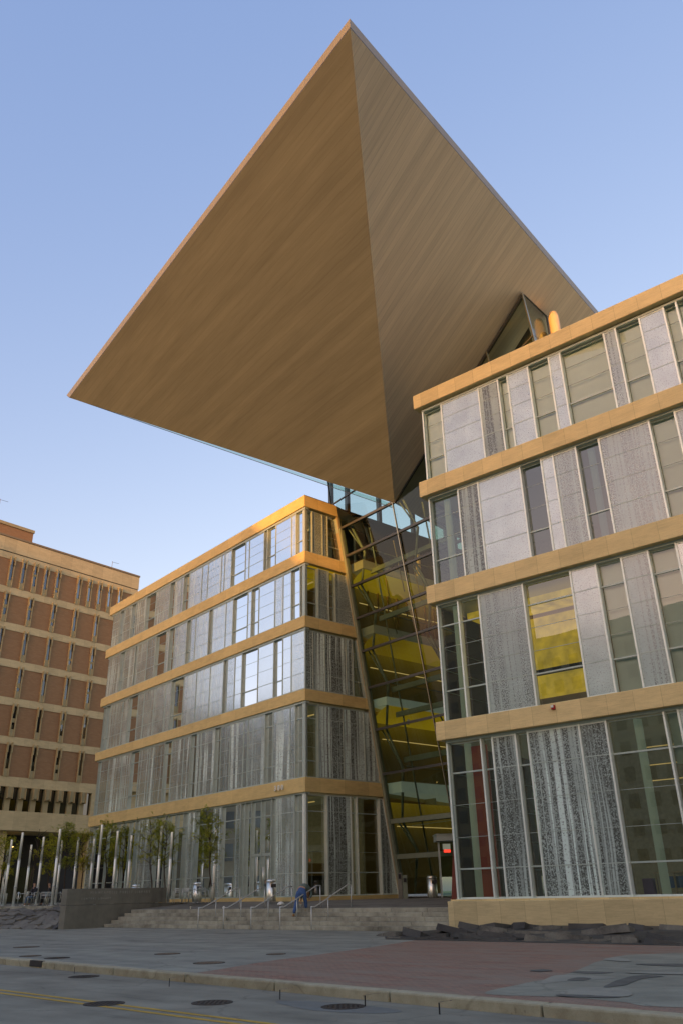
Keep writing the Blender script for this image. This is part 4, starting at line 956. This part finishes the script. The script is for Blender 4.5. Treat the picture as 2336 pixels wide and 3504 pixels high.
# ------------------------------------------------------------------ steel poles
def make_pole(h):
    r = thing('steel_pole', '', 'pole', (0, 0, 0), 'steel light poles on the plaza')
    b = MB(); b.lathe((0, 0, 0), [(.088, 0), (.088, h * .62), (.08, h * .621)], 18); b.build('lower_tube', M['psteel'], r, True)
    b = MB(); b.lathe((0, 0, 0), [(.078, h * .62), (.078, h - .02), (.07, h)], 18); b.build('upper_tube', M['psteel'], r, True)
    for q_ in (.615, .245):
        b = MB(); b.lathe((0, 0, 0), [(.098, h * q_), (.098, h * (q_ + .015))], 18); b.build('collar', M['railsteel'], r, True)
    b = MB(); b.lathe((0, 0, 0), [(.19, 0), (.19, .02)], 18); b.build('base_plate', M['railsteel'], r)
    return r
poles = [(-25.2, 65.31, 5.58, 'steel pole at the far left edge, second in from the frame'), (-21.39, 57.13, 5.5, 'tall thick steel pole left of the seated person, at the bank edge'), (-25.91, 71.45, 5.54, 'thin distant steel pole behind the tree stake left of the seated person'),
 (-22.1, 63.25, 5.6, 'steel pole just behind the seated person'), (-18.89, 56.95, 5.66, 'thick steel pole standing nearest left of the sign wall'), (-22.43, 68.42, 5.63, 'thinner steel pole just right behind the one by the sign wall'),
 (-20.4, 65.91, 5.66, 'steel pole rising over the left end of the sign wall'), (-19.85, 68.17, 5.69, 'faint steel pole seen through leaves above the sign wall'), (-15.56, 54.84, 5.7, 'tallest looking steel pole behind the middle of the sign wall'),
 (-15.88, 59.93, 5.66, 'steel pole right of the tallest, over the sign wall'), (-15.45, 62.11, 5.49, 'steel pole over the right half of the sign wall'), (-12.08, 56.22, 5.65, 'steel pole just right of the sign wall end'),
 (-11.21, 55.38, 5.21, 'second steel pole right of the sign wall'), (-8.35, 54.9, 5.30, 'rightmost steel pole, beside the slender tree by the cafe chairs'), (-28.6, 73.5, 5.6, 'faint steel pole lit yellow at the far left among leaves')]
for i, (x, y, zt, lab) in enumerate(poles):
    o = make_pole(zt - 1.12); o.location = (x, y, 1.12); o['label'] = lab

# ------------------------------------------------------------------ trees
bark = mottled('bark', (.06, .045, .035), .3, 8, .9, 0, .2, .4)
def leaf_mat(nm, lo, hi):
    m, nt, out = new_mat(nm)
    oi = nt.nodes.new('ShaderNodeNewGeometry')
    n = noise(nt, pos(nt), 1.3, 3); n = math_(nt, 'ADD', math_(nt, 'MULTIPLY', n, .7), math_(nt, 'MULTIPLY', oi.outputs['Random Per Island'], .3))
    c = ramp(nt, n, [(.35, lo), (.62, hi)])
    d = nt.nodes.new('ShaderNodeBsdfDiffuse'); L(nt, c, d.inputs[0]); t = nt.nodes.new('ShaderNodeBsdfTranslucent'); L(nt, c, t.inputs[0])
    mx = nt.nodes.new('ShaderNodeMixShader'); mx.inputs[0].default_value = .5; L(nt, d.outputs[0], mx.inputs[1]); L(nt, t.outputs[0], mx.inputs[2]); L(nt, mx.outputs[0], out.inputs[0])
    return m
leafm = leaf_mat('locust_leaf', (.16, .20, .035), (.46, .48, .07)); leafy = leaf_mat('yellowing_leaf', (.22, .23, .03), (.58, .54, .06))
guard = mottled('trunk_guard', (.50, .50, .44), .08, 4, .6)
def tree(bx, by, bz, tx, ztop, width, dens, lab, seed, leaves=True, mat=None):
    r_ = random.Random(seed); T = thing('young_tree', lab, 'tree', (bx, by, bz), 'young locust trees on the plaza')
    H = ztop - bz; tk = MB(); lf = MB()
    def P(z): return Vector((lerp(bx, tx, (z / H)) + .05 * sin(z * 2 + seed), by + .05 * cos(z * 1.7 + seed), bz + z))
    n = 9; fork = H * .40
    tk.tube([P(H * .93 * k / n) for k in range(n + 1)], [lerp(.055, .012, k / n) for k in range(n + 1)], 7)
    tips = []
    nb = 15 if leaves else 9
    for k in range(nb):
        z = lerp(fork * .95, H * .86, (k + r_.random() * .6) / nb); az = k * 2.4 + r_.uniform(-.4, .4)
        f_ = (z / H); L_b = width * (.62 if f_ < .5 else 1.0 if f_ < .75 else .62) * r_.uniform(.7, 1.1)
        p0 = P(z); d = Vector((cos(az), sin(az), r_.uniform(.55, 1.0))).normalized()
        p1 = p0 + d * L_b * .5; p2 = p1 + (d + Vector((0, 0, .22))).normalized() * L_b * .5
        tk.tube([p0, p1, p2], [.022, .014, .006], 5); tips += [(p1, .75), (p2, 1), ((p1 + p2) / 2, .9)]
        for j in range(3):
            q = p1.lerp(p2, r_.random()); d2 = (d + Vector((r_.uniform(-.8, .8), r_.uniform(-.8, .8), r_.uniform(-.2, .5)))).normalized()
            q2 = q + d2 * L_b * .34; tk.tube([q, q2], [.008, .004], 4); tips.append((q2, 1))
    tips += [(P(H * .93), .8), (P(H * .85), .9), (P(H * .98), .6)]
    tk.build('trunk', bark, T)
    if leaves:
        for (c, w) in tips:
            for s in range(int(dens * w * .72)):
                d = Vector((r_.gauss(0, 1), r_.gauss(0, 1), r_.gauss(-.15, .8))).normalized(); st = c + Vector((r_.gauss(0, .13), r_.gauss(0, .13), r_.gauss(0, .11)))
                side = d.cross(Vector((0, 0, 1)));
                if side.length < .1: side = Vector((1, 0, 0))
                side.normalize(); ln = r_.uniform(.16, .30)
                for k in range(5):     # leaflets along a drooping frond
                    q = st + d * ln * (k / 4) + Vector((0, 0, -.05 * (k / 4) ** 2))
                    for sg in (-1, 1):
                        a = q + side * sg * .012; e = q + side * sg * r_.uniform(.06, .10) + d * .02 + Vector((0, 0, r_.uniform(-.03, .01)))
                        nrm = d * .022
                        lf.poly([a - nrm, e - nrm * .4, e + nrm * .6, a + nrm])
        lf.build('crown', mat or leafm, T)
    gz = .85; gb = MB(); gb.lathe((bx, by, bz), [(.11, 0), (.11, gz), (.10, gz + .02)], 12); gb.build('trunk_guard', guard, T, True)
trees = [(-27.97, 72.81, -28.8, 6.6, 1.35, 11, 'yellow green young tree at the extreme left edge of the plaza', leafy), (-24.28, 72.02, -24.49, 6.39, 1.4, 11, 'yellow green young tree behind the chairs left of the sign wall', leafy),
 (-19.97, 62.91, -20.46, 6.96, .95, 9, 'tall narrow young tree above the left end of the sign wall', leafm), (-20.58, 68.99, -21.1, 6.71, 1.2, 9, 'smaller young tree behind the sign wall between two poles', leafy),
 (-17.62, 64.64, -18.03, 7.13, 1.15, 9, 'young tree behind the middle of the sign wall, right of the tallest pole', leafm), (-17.29, 67.83, -17.41, 6.97, 1.2, 7, 'young tree over the right half of the sign wall', leafm),
 (-13.14, 59.57, -13.68, 6.77, 1.35, 6, 'open branching young tree at the right end of the sign wall', leafm), (-11.63, 56.31, -11.84, 6.19, 1.15, 7, 'young tree with pale trunk guard right of the sign wall', leafm),
 (-8.17, 53.38, -8.75, 6.75, 1.05, 7, 'slender dark stemmed tree by the cafe chairs and rightmost pole', leafm), (-29.9, 66.0, -30.2, 6.4, 1.3, 10, 'bushy young tree cut by the left edge of the picture', leafy)]
for i, (bx, by, tx, zt, w, dn, lab, mt) in enumerate(trees): tree(bx, by, 1.12, tx, zt, w, dn, lab, 31 + i, True, mt)
tree(-21.3, 59.29, 1.12, -21.0, 6.2, 1.0, 0, 'bare leafless sapling beside the seated person', 77, False)

# ------------------------------------------------------------------ litter bins and kiosk
def bin_(x, y, lab, z=1.12):
    t = thing('litter_bin', lab, 'litter bin', (x, y, z), 'stainless litter bins', 0)
    b = MB(); b.lathe((x, y, z), [(.27, .02), (.285, .06), (.285, 1.0)], 28); b.build('body', M['steel'], t, True)
    b = MB(); b.lathe((x, y, z), [(.29, 1.0), (.285, 1.05), (.24, 1.12), (.0 + .02, 1.14)], 28); b.build('lid', M['steel'], t, True)
    d = Vector((-x, -y, 0)).normalized(); sd = Vector((d.y, -d.x, 0))
    c = Vector((x, y, z)) + d * .27 - sd * .12; b = MB(); b.hexa([c - sd * .16 + Vector((0, 0, .72)), c + sd * .12 + Vector((0, 0, .72)), c + sd * .12 + d * .025 + Vector((0, 0, .72)), c - sd * .16 + d * .025 + Vector((0, 0, .72)),
        c - sd * .16 + Vector((0, 0, .90)), c + sd * .12 + Vector((0, 0, .90)), c + sd * .12 + d * .025 + Vector((0, 0, .90)), c - sd * .16 + d * .025 + Vector((0, 0, .90))]); b.build('opening', M['black'], t)
bin_(4.53, 49.79, 'stainless steel litter bin by the atrium entrance at right'); bin_(-4.40, 50.0, 'stainless steel litter bin behind the handrails near the glass doors')
bin_(-9.37, 54.9, 'stainless litter bin behind the cafe chairs'); bin_(-14.0, 58.5, 'litter bin whose lid just shows over the sign wall')
KP = thing('access_post', 'square stone post with card reader and door button by the atrium glass', 'post', (2.8, 49.42, 1.12))
b = MB(); b.box(2.62, 2.86, 49.3, 49.5, 1.1, 2.42); b.build('stone_post', gran, KP, bevel=.01)
b = MB(); b.box(2.88, 3.14, 49.32, 49.5, 1.1, 2.30); b.build('steel_post', M['gsteel'], KP, bevel=.01)
b = MB(); b.box(2.66, 2.80, 49.27, 49.30, 2.12, 2.36); b.build('card_reader', M['black'], KP); b = MB(); b.box(2.93, 3.09, 49.28, 49.32, 1.95, 2.15); b.build('door_button', M['black'], KP)

# ------------------------------------------------------------------ chairs and tables
alu_c = mottled('cafe_aluminium', (.55, .56, .55), .1, 5, .3, .9)
def make_chair():
    r = thing('cafe_chair', '', 'chair', (0, 0, 0), 'aluminium cafe chairs')
    b = MB()
    for k in range(6): b.box(-.22, .22, -.22 + k * .075, -.16 + k * .075, .44, .455)
    b.build('seat', alu_c, r)
    b = MB()
    for z in (.60, .68, .76): b.tube([(-.23, .20, z), (-.12, .26, z), (.12, .26, z), (.23, .20, z)], .018, 6)
    b.build('backrest', alu_c, r, True)
    b = MB(); 
    for sx in (-1, 1): b.tube([(sx * .26, -.18, .66), (sx * .26, .18, .68), (sx * .2, .26, .80)], .014, 6)
    b.tube([(-.2, .26, .80), (.2, .26, .80)], .014, 6); b.build('arm_frame', alu_c, r, True)
    for sx in (-1, 1):
        b = MB(); b.tube([(sx * .27, -.24, 0), (sx * .25, -.18, .66)], .013, 6); b.build('leg', alu_c, r, True)
        b = MB(); b.tube([(sx * .25, .30, 0), (sx * .21, .20, .46), (sx * .2, .26, .8)], .013, 6); b.build('leg', alu_c, r, True)
    return r
def make_table():
    r = thing('cafe_table', '', 'table', (0, 0, 0), 'round cafe tables')
    b = MB(); b.lathe((0, 0, .72), [(.36, 0), (.37, .01), (.36, .025)], 28); b.build('table_top', alu_c, r, True)
    b = MB(); b.tube([(0, 0, .03), (0, 0, .72)], .03, 8); b.build('column', alu_c, r, True)
    b = MB()
    for k in range(4): b.tube([(0, 0, .06), (.28 * cos(k * pi / 2 + .4), .28 * sin(k * pi / 2 + .4), .015)], .016, 6)
    b.build('foot', alu_c, r, True); return r
c0 = make_chair(); t0 = make_table()
chairs = [(-10.15, 53.0, 200, 'leftmost aluminium cafe chair between the steps and the slender tree'), (-9.55, 52.8, 160, 'aluminium cafe chair facing away, second of the group by the slender tree'), (-9.0, 53.3, 100, 'aluminium cafe chair behind the table by the slender tree'), (-8.62, 52.8, 30, 'rightmost aluminium cafe chair, beside the trunk guard of the slender tree'), (-9.75, 53.9, 300, 'aluminium cafe chair on the far side of the cafe tables'),
 (-20.3, 57.5, 250, 'aluminium chair occupied by the seated person in jeans'), (-19.75, 58.0, 190, 'empty aluminium chair right behind the seated person'), (-19.3, 57.6, 20, 'aluminium chair at the table next to the sign wall pole'), (-18.7, 58.6, 110, 'aluminium chair half hidden by the sign wall'), (-22.3, 56.9, 80, 'aluminium chair cut by the left edge of the picture'), (-19.9, 59.2, 300, 'far aluminium chair with the second seated person')]
for i, (x, y, a, lab) in enumerate(chairs):
    o = c0 if i == 0 else copy_tree(c0); o.location = (x, y, 1.12); o.rotation_euler = (0, 0, R(a)); o['label'] = lab
for i, (x, y, lab) in enumerate(((-9.6, 53.45, 'round aluminium cafe table left of the slender tree'), (-8.95, 52.6, 'round aluminium cafe table nearest the slender tree'), (-20.9, 57.6, 'small round table in front of the seated person'), (-19.2, 58.3, 'round table among chairs beside the sign wall'), (-22.7, 57.5, 'round table at the left edge of the picture'))):
    o = t0 if i == 0 else copy_tree(t0); o.location = (x, y, 1.12); o['label'] = lab
def make_rack():
    r = thing('bike_rack', '', 'bike rack', (0, 0, 0), 'bike rack hoops')
    b = MB(); b.tube([(0, 0, 0), (0, 0, .85)], .03, 8); b.build('post', M['steel'], r, True)
    b = MB(); b.tube([(.14 * cos(t), 0, .62 + .20 * sin(t)) for t in [k * pi / 8 for k in range(17)]], .015, 6); b.build('ring', M['steel'], r, True); return r
k0 = make_rack()
for i, (x, y, lab) in enumerate(((-21.9, 59.2, 'left bike rack post with ring, between two steel poles'), (-21.15, 59.6, 'right bike rack post with ring, near the thick pole'))):
    o = k0 if i == 0 else copy_tree(k0); o.location = (x, y, 1.12); o.rotation_euler = (0, 0, R(20)); o['label'] = lab
# litter on the steps
cup = MB(); cup.lathe(SITE(18.0, 1.75, .86), [(.03, 0), (.045, .12), (.048, .125)], 12); setp(cup.build('paper_cup', M['white'], None, True), 'white paper cup lying on the top step at the left', 'cup')
bag = MB(); c = Vector(SITE(12.7, 3.4, .95)); 
bag.lathe(c, [(.06, -.01), (.20, .02), (.19, .10), (.10, .17), (.03, .19)], 9); setp(bag.build('paper_bag', M['white'], None, True), 'crumpled white bag left on the plaza behind the middle handrail', 'bag')
c = Vector(SITE(15.31, 1.75, .86)); cup = MB(); cup.lathe(c, [(.05, 0), (.08, .05), (.03, .12)], 8); setp(cup.build('paper_cup', M['white'], None, True), 'crumpled white cup on the upper step near the sign wall', 'cup')
c = Vector(SITE(13.7, .22, .34)); b = MB(); b.hexa([c + Vector(p) for p in ((-.22, -.12, 0), (.2, -.15, 0), (.24, .12, 0), (-.2, .14, 0), (-.18, -.1, .16), (.16, -.12, .2), (.2, .1, .17), (-.17, .12, .14))])
setp(b.build('broken_stone', M['step'], None, bevel=.03), 'loose chunk of broken granite on the lower steps by the second handrail', 'stone')

# ------------------------------------------------------------------ people
def skin_body(parent, name, joints, edges, mat, sub=2, root=0):
    me = bpy.data.meshes.new(name); me.from_pydata([j[:3] for j in joints], edges, []); me.materials.append(mat)
    o = bpy.data.objects.new(name, me); COL.objects.link(o); o.parent = parent
    sk = o.modifiers.new('skin', 'SKIN'); sk.use_smooth_shade = True
    for i, j in enumerate(joints):
        v = me.skin_vertices[0].data[i]; v.radius = (j[3], j[4] if len(j) > 4 else j[3]); v.use_root = (i == root)
    s = o.modifiers.new('sub', 'SUBSURF'); s.levels = sub; s.render_levels = sub
    return o
def ensure_skin(me):
    pass
_old = skin_body
def skin_body(parent, name, joints, edges, mat, sub=2, root=0):
    me = bpy.data.meshes.new(name); bm = bmesh.new(); lay = bm.verts.layers.skin.verify()
    vs = []
    for i, j in enumerate(joints):
        v = bm.verts.new(j[:3]); v[lay].radius = (j[3], j[4] if len(j) > 4 else j[3]); v[lay].use_root = (i == root); vs.append(v)
    for a, b in edges: bm.edges.new((vs[a], vs[b]))
    bm.to_mesh(me); bm.free(); me.materials.append(mat)
    o = bpy.data.objects.new(name, me); COL.objects.link(o); o.parent = parent
    sk = o.modifiers.new('skin', 'SKIN'); sk.use_smooth_shade = True
    s = o.modifiers.new('sub', 'SUBSURF'); s.levels = sub; s.render_levels = sub
    return o
skinm = mottled('skin', (.42, .24, .16), .08, 6, .55); denim = mottled('blue_denim', (.06, .12, .30), .3, 9, .85); shirt = mottled('grey_green_shirt', (.12, .16, .15), .25, 7, .85)
boot = mottled('tan_boot', (.34, .17, .05), .15, 8, .7); hairm = mottled('dark_hair', (.03, .02, .014), .2, 20, .8)
jacket = mottled('charcoal_jacket', (.035, .035, .045), .2, 7, .8); redk = mottled('red_scarf', (.30, .02, .02), .1); jean2 = mottled('pale_jeans', (.12, .18, .28), .15, 8, .85)
def hand(parent, base, d, palm_n, curl=.5, flip=1):
    """palm with four jointed fingers of unequal length and a thumb"""
    base = Vector(base); d = Vector(d).normalized(); n = Vector(palm_n); n = (n - d * n.dot(d)).normalized(); s = d.cross(n) * flip
    J = [(*base, .022, .014), (*(base + d * .045), .034, .015), (*(base + d * .085), .036, .013)]; E_ = [(0, 1), (1, 2)]
    for k, (off, ln) in enumerate(((-.030, .066), (-.010, .076), (.011, .072), (.031, .056))):
        p = base + d * .088 + s * off; i = len(J); dd = d.copy()
        J.append((*p, .009)); E_.append((2, i))
        for q in range(3):
            dd = (dd + n * curl * (.45 + .2 * q)).normalized(); p = p + dd * ln * (.44, .32, .24)[q]; J.append((*p, .0085 - .001 * q)); E_.append((i + q, i + q + 1))
    i = len(J); p = base + d * .03 - s * .032; J.append((*p, .012)); E_.append((1, i)); p2 = p + (d * .7 - s * .6 + n * .3).normalized() * .035; J.append((*p2, .010)); E_.append((i, i + 1))
    p3 = p2 + (d * .8 - s * .1 + n * .7).normalized() * .028; J.append((*p3, .008)); E_.append((i + 1, i + 2))
    return J, E_
# bending man: local frame x = image right, y = away (up the steps)
man = thing('person', 'man in blue jeans and tan boots bending down on the steps to pick up litter', 'person', SITE(9.02, .95, .51), rotz=R(-3))
man.scale = (1.16, 1.16, 1.16)
hip = Vector((.03, .05, .98))
lf, rf = Vector((-.27, -.22, .06)), Vector((.20, .22, .23))
body = [(0.02, .02, .98, .155, .13), (.07, .14, 1.08, .15, .125), (.14, .30, 1.10, .155, .12), (.21, .47, 1.04, .16, .115), (.23, .56, .98, .10, .09), (.24, .64, .90, .058), (.25, .72, .80, .075, .085), (.25, .75, .70, .07, .085)]
eb = [(i, i + 1) for i in range(7)]
def addc(base, pts):
    i0 = len(body); prev = base
    for p in pts:
        body.append(p); eb.append((prev, len(body) - 1)); prev = len(body) - 1
    return prev
# arms: right arm reaches straight down between the legs, left rests on the knee
a1 = addc(3, [(.06, .50, 1.0, .058), (.0, .42, .78, .046), (-.02, .30, .56, .034)])
a2 = addc(3, [(.38, .50, .98, .056), (.42, .42, .78, .044), (.30, .34, .62, .034)])
addc(0, [(-.07, .0, .93, .105), (-.17, .06, .52, .068), (-.25, -.17, .14, .048)])
addc(0, [(.12, .03, .93, .105), (.18, .20, .56, .066), (.20, .26, .31, .046)])
skin_body(man, 'body', body, eb, skinm)
J = [(.02, .01, .98, .17, .145), (.06, .11, 1.06, .165, .135), (-.08, .0, .90, .118), (-.14, .03, .70, .096), (-.175, .055, .50, .083), (-.22, -.06, .30, .074), (-.255, -.17, .13, .070), (.13, .03, .90, .118), (.165, .10, .72, .095), (.19, .19, .54, .082), (.20, .22, .42, .074), (.205, .255, .30, .072)]
skin_body(man, 'jeans', J, [(0, 1), (0, 2), (2, 3), (3, 4), (4, 5), (5, 6), (0, 7), (7, 8), (8, 9), (9, 10), (10, 11)], denim)
J = [(.03, .03, 1.03, .185, .165), (.13, .27, 1.13, .205, .165), (.20, .44, 1.09, .215, .16), (.22, .54, 1.01, .15, .13), (.05, .50, 1.0, .085), (.0, .43, .80, .060), (-.015, .34, .64, .052), (.38, .50, .98, .072), (.42, .42, .80, .058), (.34, .36, .68, .05)]
skin_body(man, 'shirt', J, [(0, 1), (1, 2), (2, 3), (2, 4), (4, 5), (5, 6), (2, 7), (7, 8), (8, 9)], shirt)
skin_body(man, 'hair', [(.245, .70, .80, .085, .095), (.245, .77, .76, .088, .092), (.25, .80, .70, .07, .08)], [(0, 1), (1, 2)], hairm)
skin_body(man, 'boot', [(-.26, -.20, .10, .062), (-.27, -.19, .045, .055, .045), (-.27, -.05, .04, .05, .036), (-.27, .05, .035, .04, .03)], [(0, 1), (1, 2), (2, 3)], boot)
skin_body(man, 'boot', [(.205, .25, .27, .062), (.205, .26, .215, .055, .045), (.21, .38, .21, .05, .036), (.21, .48, .205, .04, .03)], [(0, 1), (1, 2), (2, 3)], boot)
Jh, Eh = hand(man, (-.02, .29, .55), (-.05, -.1, -1), (0, -1, 0), .45); skin_body(man, 'hand', Jh, Eh, skinm, 1)
Jh, Eh = hand(man, (.30, .33, .61), (-.4, -.1, -.7), (-1, 0, 0), .3, -1); skin_body(man, 'hand', Jh, Eh, skinm, 1)
cp = MB(); cw = Vector(SITE(9.02, .95, .51)) + Matrix.Rotation(R(-3), 3, 'Z') @ Vector((-.025, .24, .49)); cp.lathe(cw - Vector((0, 0, .06)), [(.03, 0), (.042, .10), (.045, .105)], 12)
setp(cp.build('paper_cup', M['white'], None, True), 'white paper cup in the hand of the bending man', 'cup')

def seated(loc, rz, lab, jm, lm, scarf):
    p = thing('person', lab, 'person', (0, 0, 0)); p.location = loc; p.rotation_euler = (0, 0, rz)
    # faces -y, seat height .46
    J = [(0, .05, .56, .14, .12), (0, .07, .75, .14, .11), (0, .03, .98, .16, .115), (0, 0, 1.08, .08), (0, -.02, 1.16, .055), (0, -.03, 1.27, .078, .092), (0, -.02, 1.36, .068, .08),
         (.10, -.05, .52, .085), (.13, -.42, .50, .064), (.14, -.46, .12, .045), (.14, -.58, .06, .04), (-.10, -.05, .52, .085), (-.13, -.40, .50, .064), (-.14, -.36, .12, .045), (-.14, -.48, .06, .04),
         (.2, .0, 1.02, .056), (.25, -.03, .76, .045), (.14, -.26, .64, .034), (-.2, .0, 1.02, .056), (-.25, -.03, .76, .045), (-.14, -.26, .64, .034)]
    E2 = [(0, 1), (1, 2), (2, 3), (3, 4), (4, 5), (5, 6), (0, 7), (7, 8), (8, 9), (9, 10), (0, 11), (11, 12), (12, 13), (13, 14), (2, 15), (15, 16), (16, 17), (2, 18), (18, 19), (19, 20)]
    skin_body(p, 'body', J, E2, skinm)
    skin_body(p, 'jacket', [(0, .06, .56, .165, .145), (0, .08, .76, .165, .13), (0, .03, 1.0, .18, .13), (0, 0, 1.08, .10), (.2, .0, 1.02, .075), (.26, -.03, .76, .06), (.15, -.24, .645, .05), (-.2, .0, 1.02, .075), (-.26, -.03, .76, .06), (-.15, -.24, .645, .05)],
              [(0, 1), (1, 2), (2, 3), (2, 4), (4, 5), (5, 6), (2, 7), (7, 8), (8, 9)], jm)
    skin_body(p, 'trousers', [(0, .04, .54, .15, .12), (.10, -.05, .53, .10), (.13, -.42, .51, .08), (.14, -.46, .14, .06), (-.10, -.05, .53, .10), (-.13, -.40, .51, .08), (-.14, -.37, .14, .06)], [(0, 1), (1, 2), (2, 3), (0, 4), (4, 5), (5, 6)], lm)
    skin_body(p, 'hair', [(0, .02, 1.30, .085, .08), (0, .0, 1.38, .085, .09)], [(0, 1)], hairm)
    for sx in (-1, 1):
        skin_body(p, 'shoe', [(sx * .14, -.42 if sx > 0 else -.34, .05, .05, .045), (sx * .14, -.62 if sx > 0 else -.52, .035, .042, .03)], [(0, 1)], M['white'] if scarf else M['black'])
        Jh, Eh = hand(p, (sx * .14, -.26, .64), (-sx * .3, -1, -.1), (0, 0, -1), .4, sx); skin_body(p, 'hand', Jh, Eh, skinm, 1)
    if scarf: skin_body(p, 'scarf', [(0, -.02, 1.12, .075), (.02, -.10, 1.02, .06)], [(0, 1)], redk)
seated((-20.3, 57.5, 1.12), R(250 + 0), 'seated person in dark jacket, red scarf and pale jeans at a plaza table', jacket, jean2, True)
seated((-19.9, 59.2, 1.12), R(290), 'second seated person in dark clothes half hidden behind a steel pole', M['black'], M['black'], False)

# ================================================================== BUILDINGS ACROSS THE STREET (reflected in the glass; all but the tower added and shaped to block the sun)
sv = Vector((-.55, -.83, 0)).normalized(); wv = Vector((-sv.y, sv.x, 0))      # wv = (.83,-.55)
if wv.x < 0: wv = -wv
def S2(w, s, z): p = wv * w + sv * s; return (p.x, p.y, z)
def street_building(nm, w0, w1, s0, s1, H, mat, lab, roof=None, wcol=None, wl=(1.5, 3.0, 3.4)):
    t = thing(nm, lab, 'building', S2((w0 + w1) / 2, s0, 0)); b = MB()
    if roof:   # roofline as list of (w, z)
        pts = [(w0, 0)] + [(w1, 0)] + roof[::-1]
        b.prism([S2(w, s1, z) for w, z in pts], [S2(w, s0, z) for w, z in pts])
    else: b.fbox(lambda a, d, z: S2(a, d, z), w0, w1, s0, s1, 0, H)
    b.build('wall', mat, t)
    wm = MB(); ww, wp, fl = wl; n = int((w1 - w0 - 1) / wp); k = 0
    for f in range(1, int(H / fl)):
        for i in range(n):
            a = w0 + 1 + i * wp
            wm.fbox(lambda a_, d, z: S2(a_, d, z), a, a + ww, s0 - .06, s0 + .02, f * fl + .6, f * fl + 2.4)
    o = wm.build('window_rows', M['pane'], t)
    return t
M['pane'] = mottled('street_window', (.20, .21, .20), .5, .35, .5)
bk1 = mottled('tan_bounce_wall', (.40, .35, .26), .15, .6, .9); bk2 = mottled('pale_bounce_wall', (.58, .55, .45), .12, .5, .9)  # pale tones chosen to bounce fill light onto the facades
street_building('sun_blocker_long', -24, 30, 45, 62, 33, bk1, 'unseen long block added across the street to keep sun off the right wing', roof=[(-24, 33.2), (-19.8, 33.2), (-18.0, 35.4), (30, 35.4)])
street_building('sun_blocker_notched', -37.5, -24.01, 45, 62, 28, bk2, 'unseen pale block added across the street, roof notched to let sun onto the left corner', roof=[(-37.5, 36.6), (-36.8, 36.4), (-30.0, 30.3), (-26.2, 30.3), (-26.2, 33.2), (-24.01, 33.2)])
street_building('sun_blocker_wide', -72, -37.51, 45, 62, 36.6, bk2, 'unseen wide pale block added across the street to shade the left wing')
street_building('sun_blocker_far', -125, -72.01, 45, 62, 47, bk1, 'unseen taller tan block added across the street to shade the brick building')
street_building('corner_tower', 30.5, 52, 50, 70, 70, bk2, 'tall pale tower across the street, reflected in the birch glass')

LB = thing('reflection_blocker', 'unseen low block added left of the picture to darken reflections in the glass', 'building', (-62, 66, 0))  # added off-frame so lower left-wing panes reflect a wall, not sky
b = MB(); b.box(-74, -54, 52, 84, 0, 23); b.build('wall', bk1, LB)
b = MB()
for f in range(6):
    for i in range(9): b.box(-54, -53.94, 53.5 + i * 3.4, 55.2 + i * 3.4, 1.5 + f * 3.6, 3.4 + f * 3.6)
b.build('window_rows', M['pane'], LB)
# ================================================================== LIGHT, SKY, CAMERA
el = R(6.0); saz = math.atan2(sv.x, sv.y)      # clockwise from +Y
S3 = Vector((sv.x * cos(el), sv.y * cos(el), sin(el)))
sun = bpy.data.lights.new('sun', 'SUN'); sun.energy = 5.0; sun.angle = R(.7); sun.color = (1.0, .42, .08)
so = bpy.data.objects.new('sun', sun); COL.objects.link(so); so.rotation_euler = S3.to_track_quat('Z', 'Y').to_euler()
W = bpy.data.worlds.new('World'); SC.world = W; W.use_nodes = True; nt = W.node_tree; nt.nodes.clear()
sky = nt.nodes.new('ShaderNodeTexSky'); sky.sky_type = 'NISHITA'; sky.sun_disc = False; sky.sun_elevation = el; sky.sun_rotation = saz
sky.air_density = 1.0; sky.dust_density = 1.6; sky.ozone_density = 1.5
bg = nt.nodes.new('ShaderNodeBackground'); bg.inputs[1].default_value = .38
SKYG, SKYB = (1.70, 1.08, .72), (.030 / .38, .132 / .38, .42 / .38)
wo = nt.nodes.new('ShaderNodeOutputWorld'); tint = mixc(nt, 1.0, sky.outputs[0], SKYG, 'MULTIPLY'); tint = mixc(nt, 1.0, tint, SKYB, 'ADD'); L(nt, tint, bg.inputs[0]); L(nt, bg.outputs[0], wo.inputs[0])

cam = bpy.data.cameras.new('camera'); co = bpy.data.objects.new('camera', cam); COL.objects.link(co); SC.camera = co
f_px, pit, rol = 2782.0, R(25.02), R(-1.324)
cam.sensor_fit = 'VERTICAL'; cam.sensor_height = 36; cam.lens = f_px / 3504 * 36; cam.clip_end = 3000; cam.clip_start = .1
Fw = Vector((0, cos(pit), sin(pit))); Up = Vector((0, -sin(pit), cos(pit))); Rt = Vector((1, 0, 0))
X = Rt * cos(rol) + Up * sin(rol); Y = Up * cos(rol) - Rt * sin(rol)
mt = Matrix((X, Y, -Fw)).transposed().to_4x4(); mt.translation = Vector((0, 0, 1.55)); co.matrix_world = mt
SC.view_settings.view_transform = 'Standard'; SC.view_settings.look = 'None'; SC.view_settings.exposure = 0
SC.render.engine = 'CYCLES'; SC.cycles.max_bounces = 8; SC.cycles.transparent_max_bounces = 16; SC.cycles.diffuse_bounces = 3; SC.cycles.glossy_bounces = 4
SC.cycles.use_denoising = True; SC.cycles.caustics_reflective = False
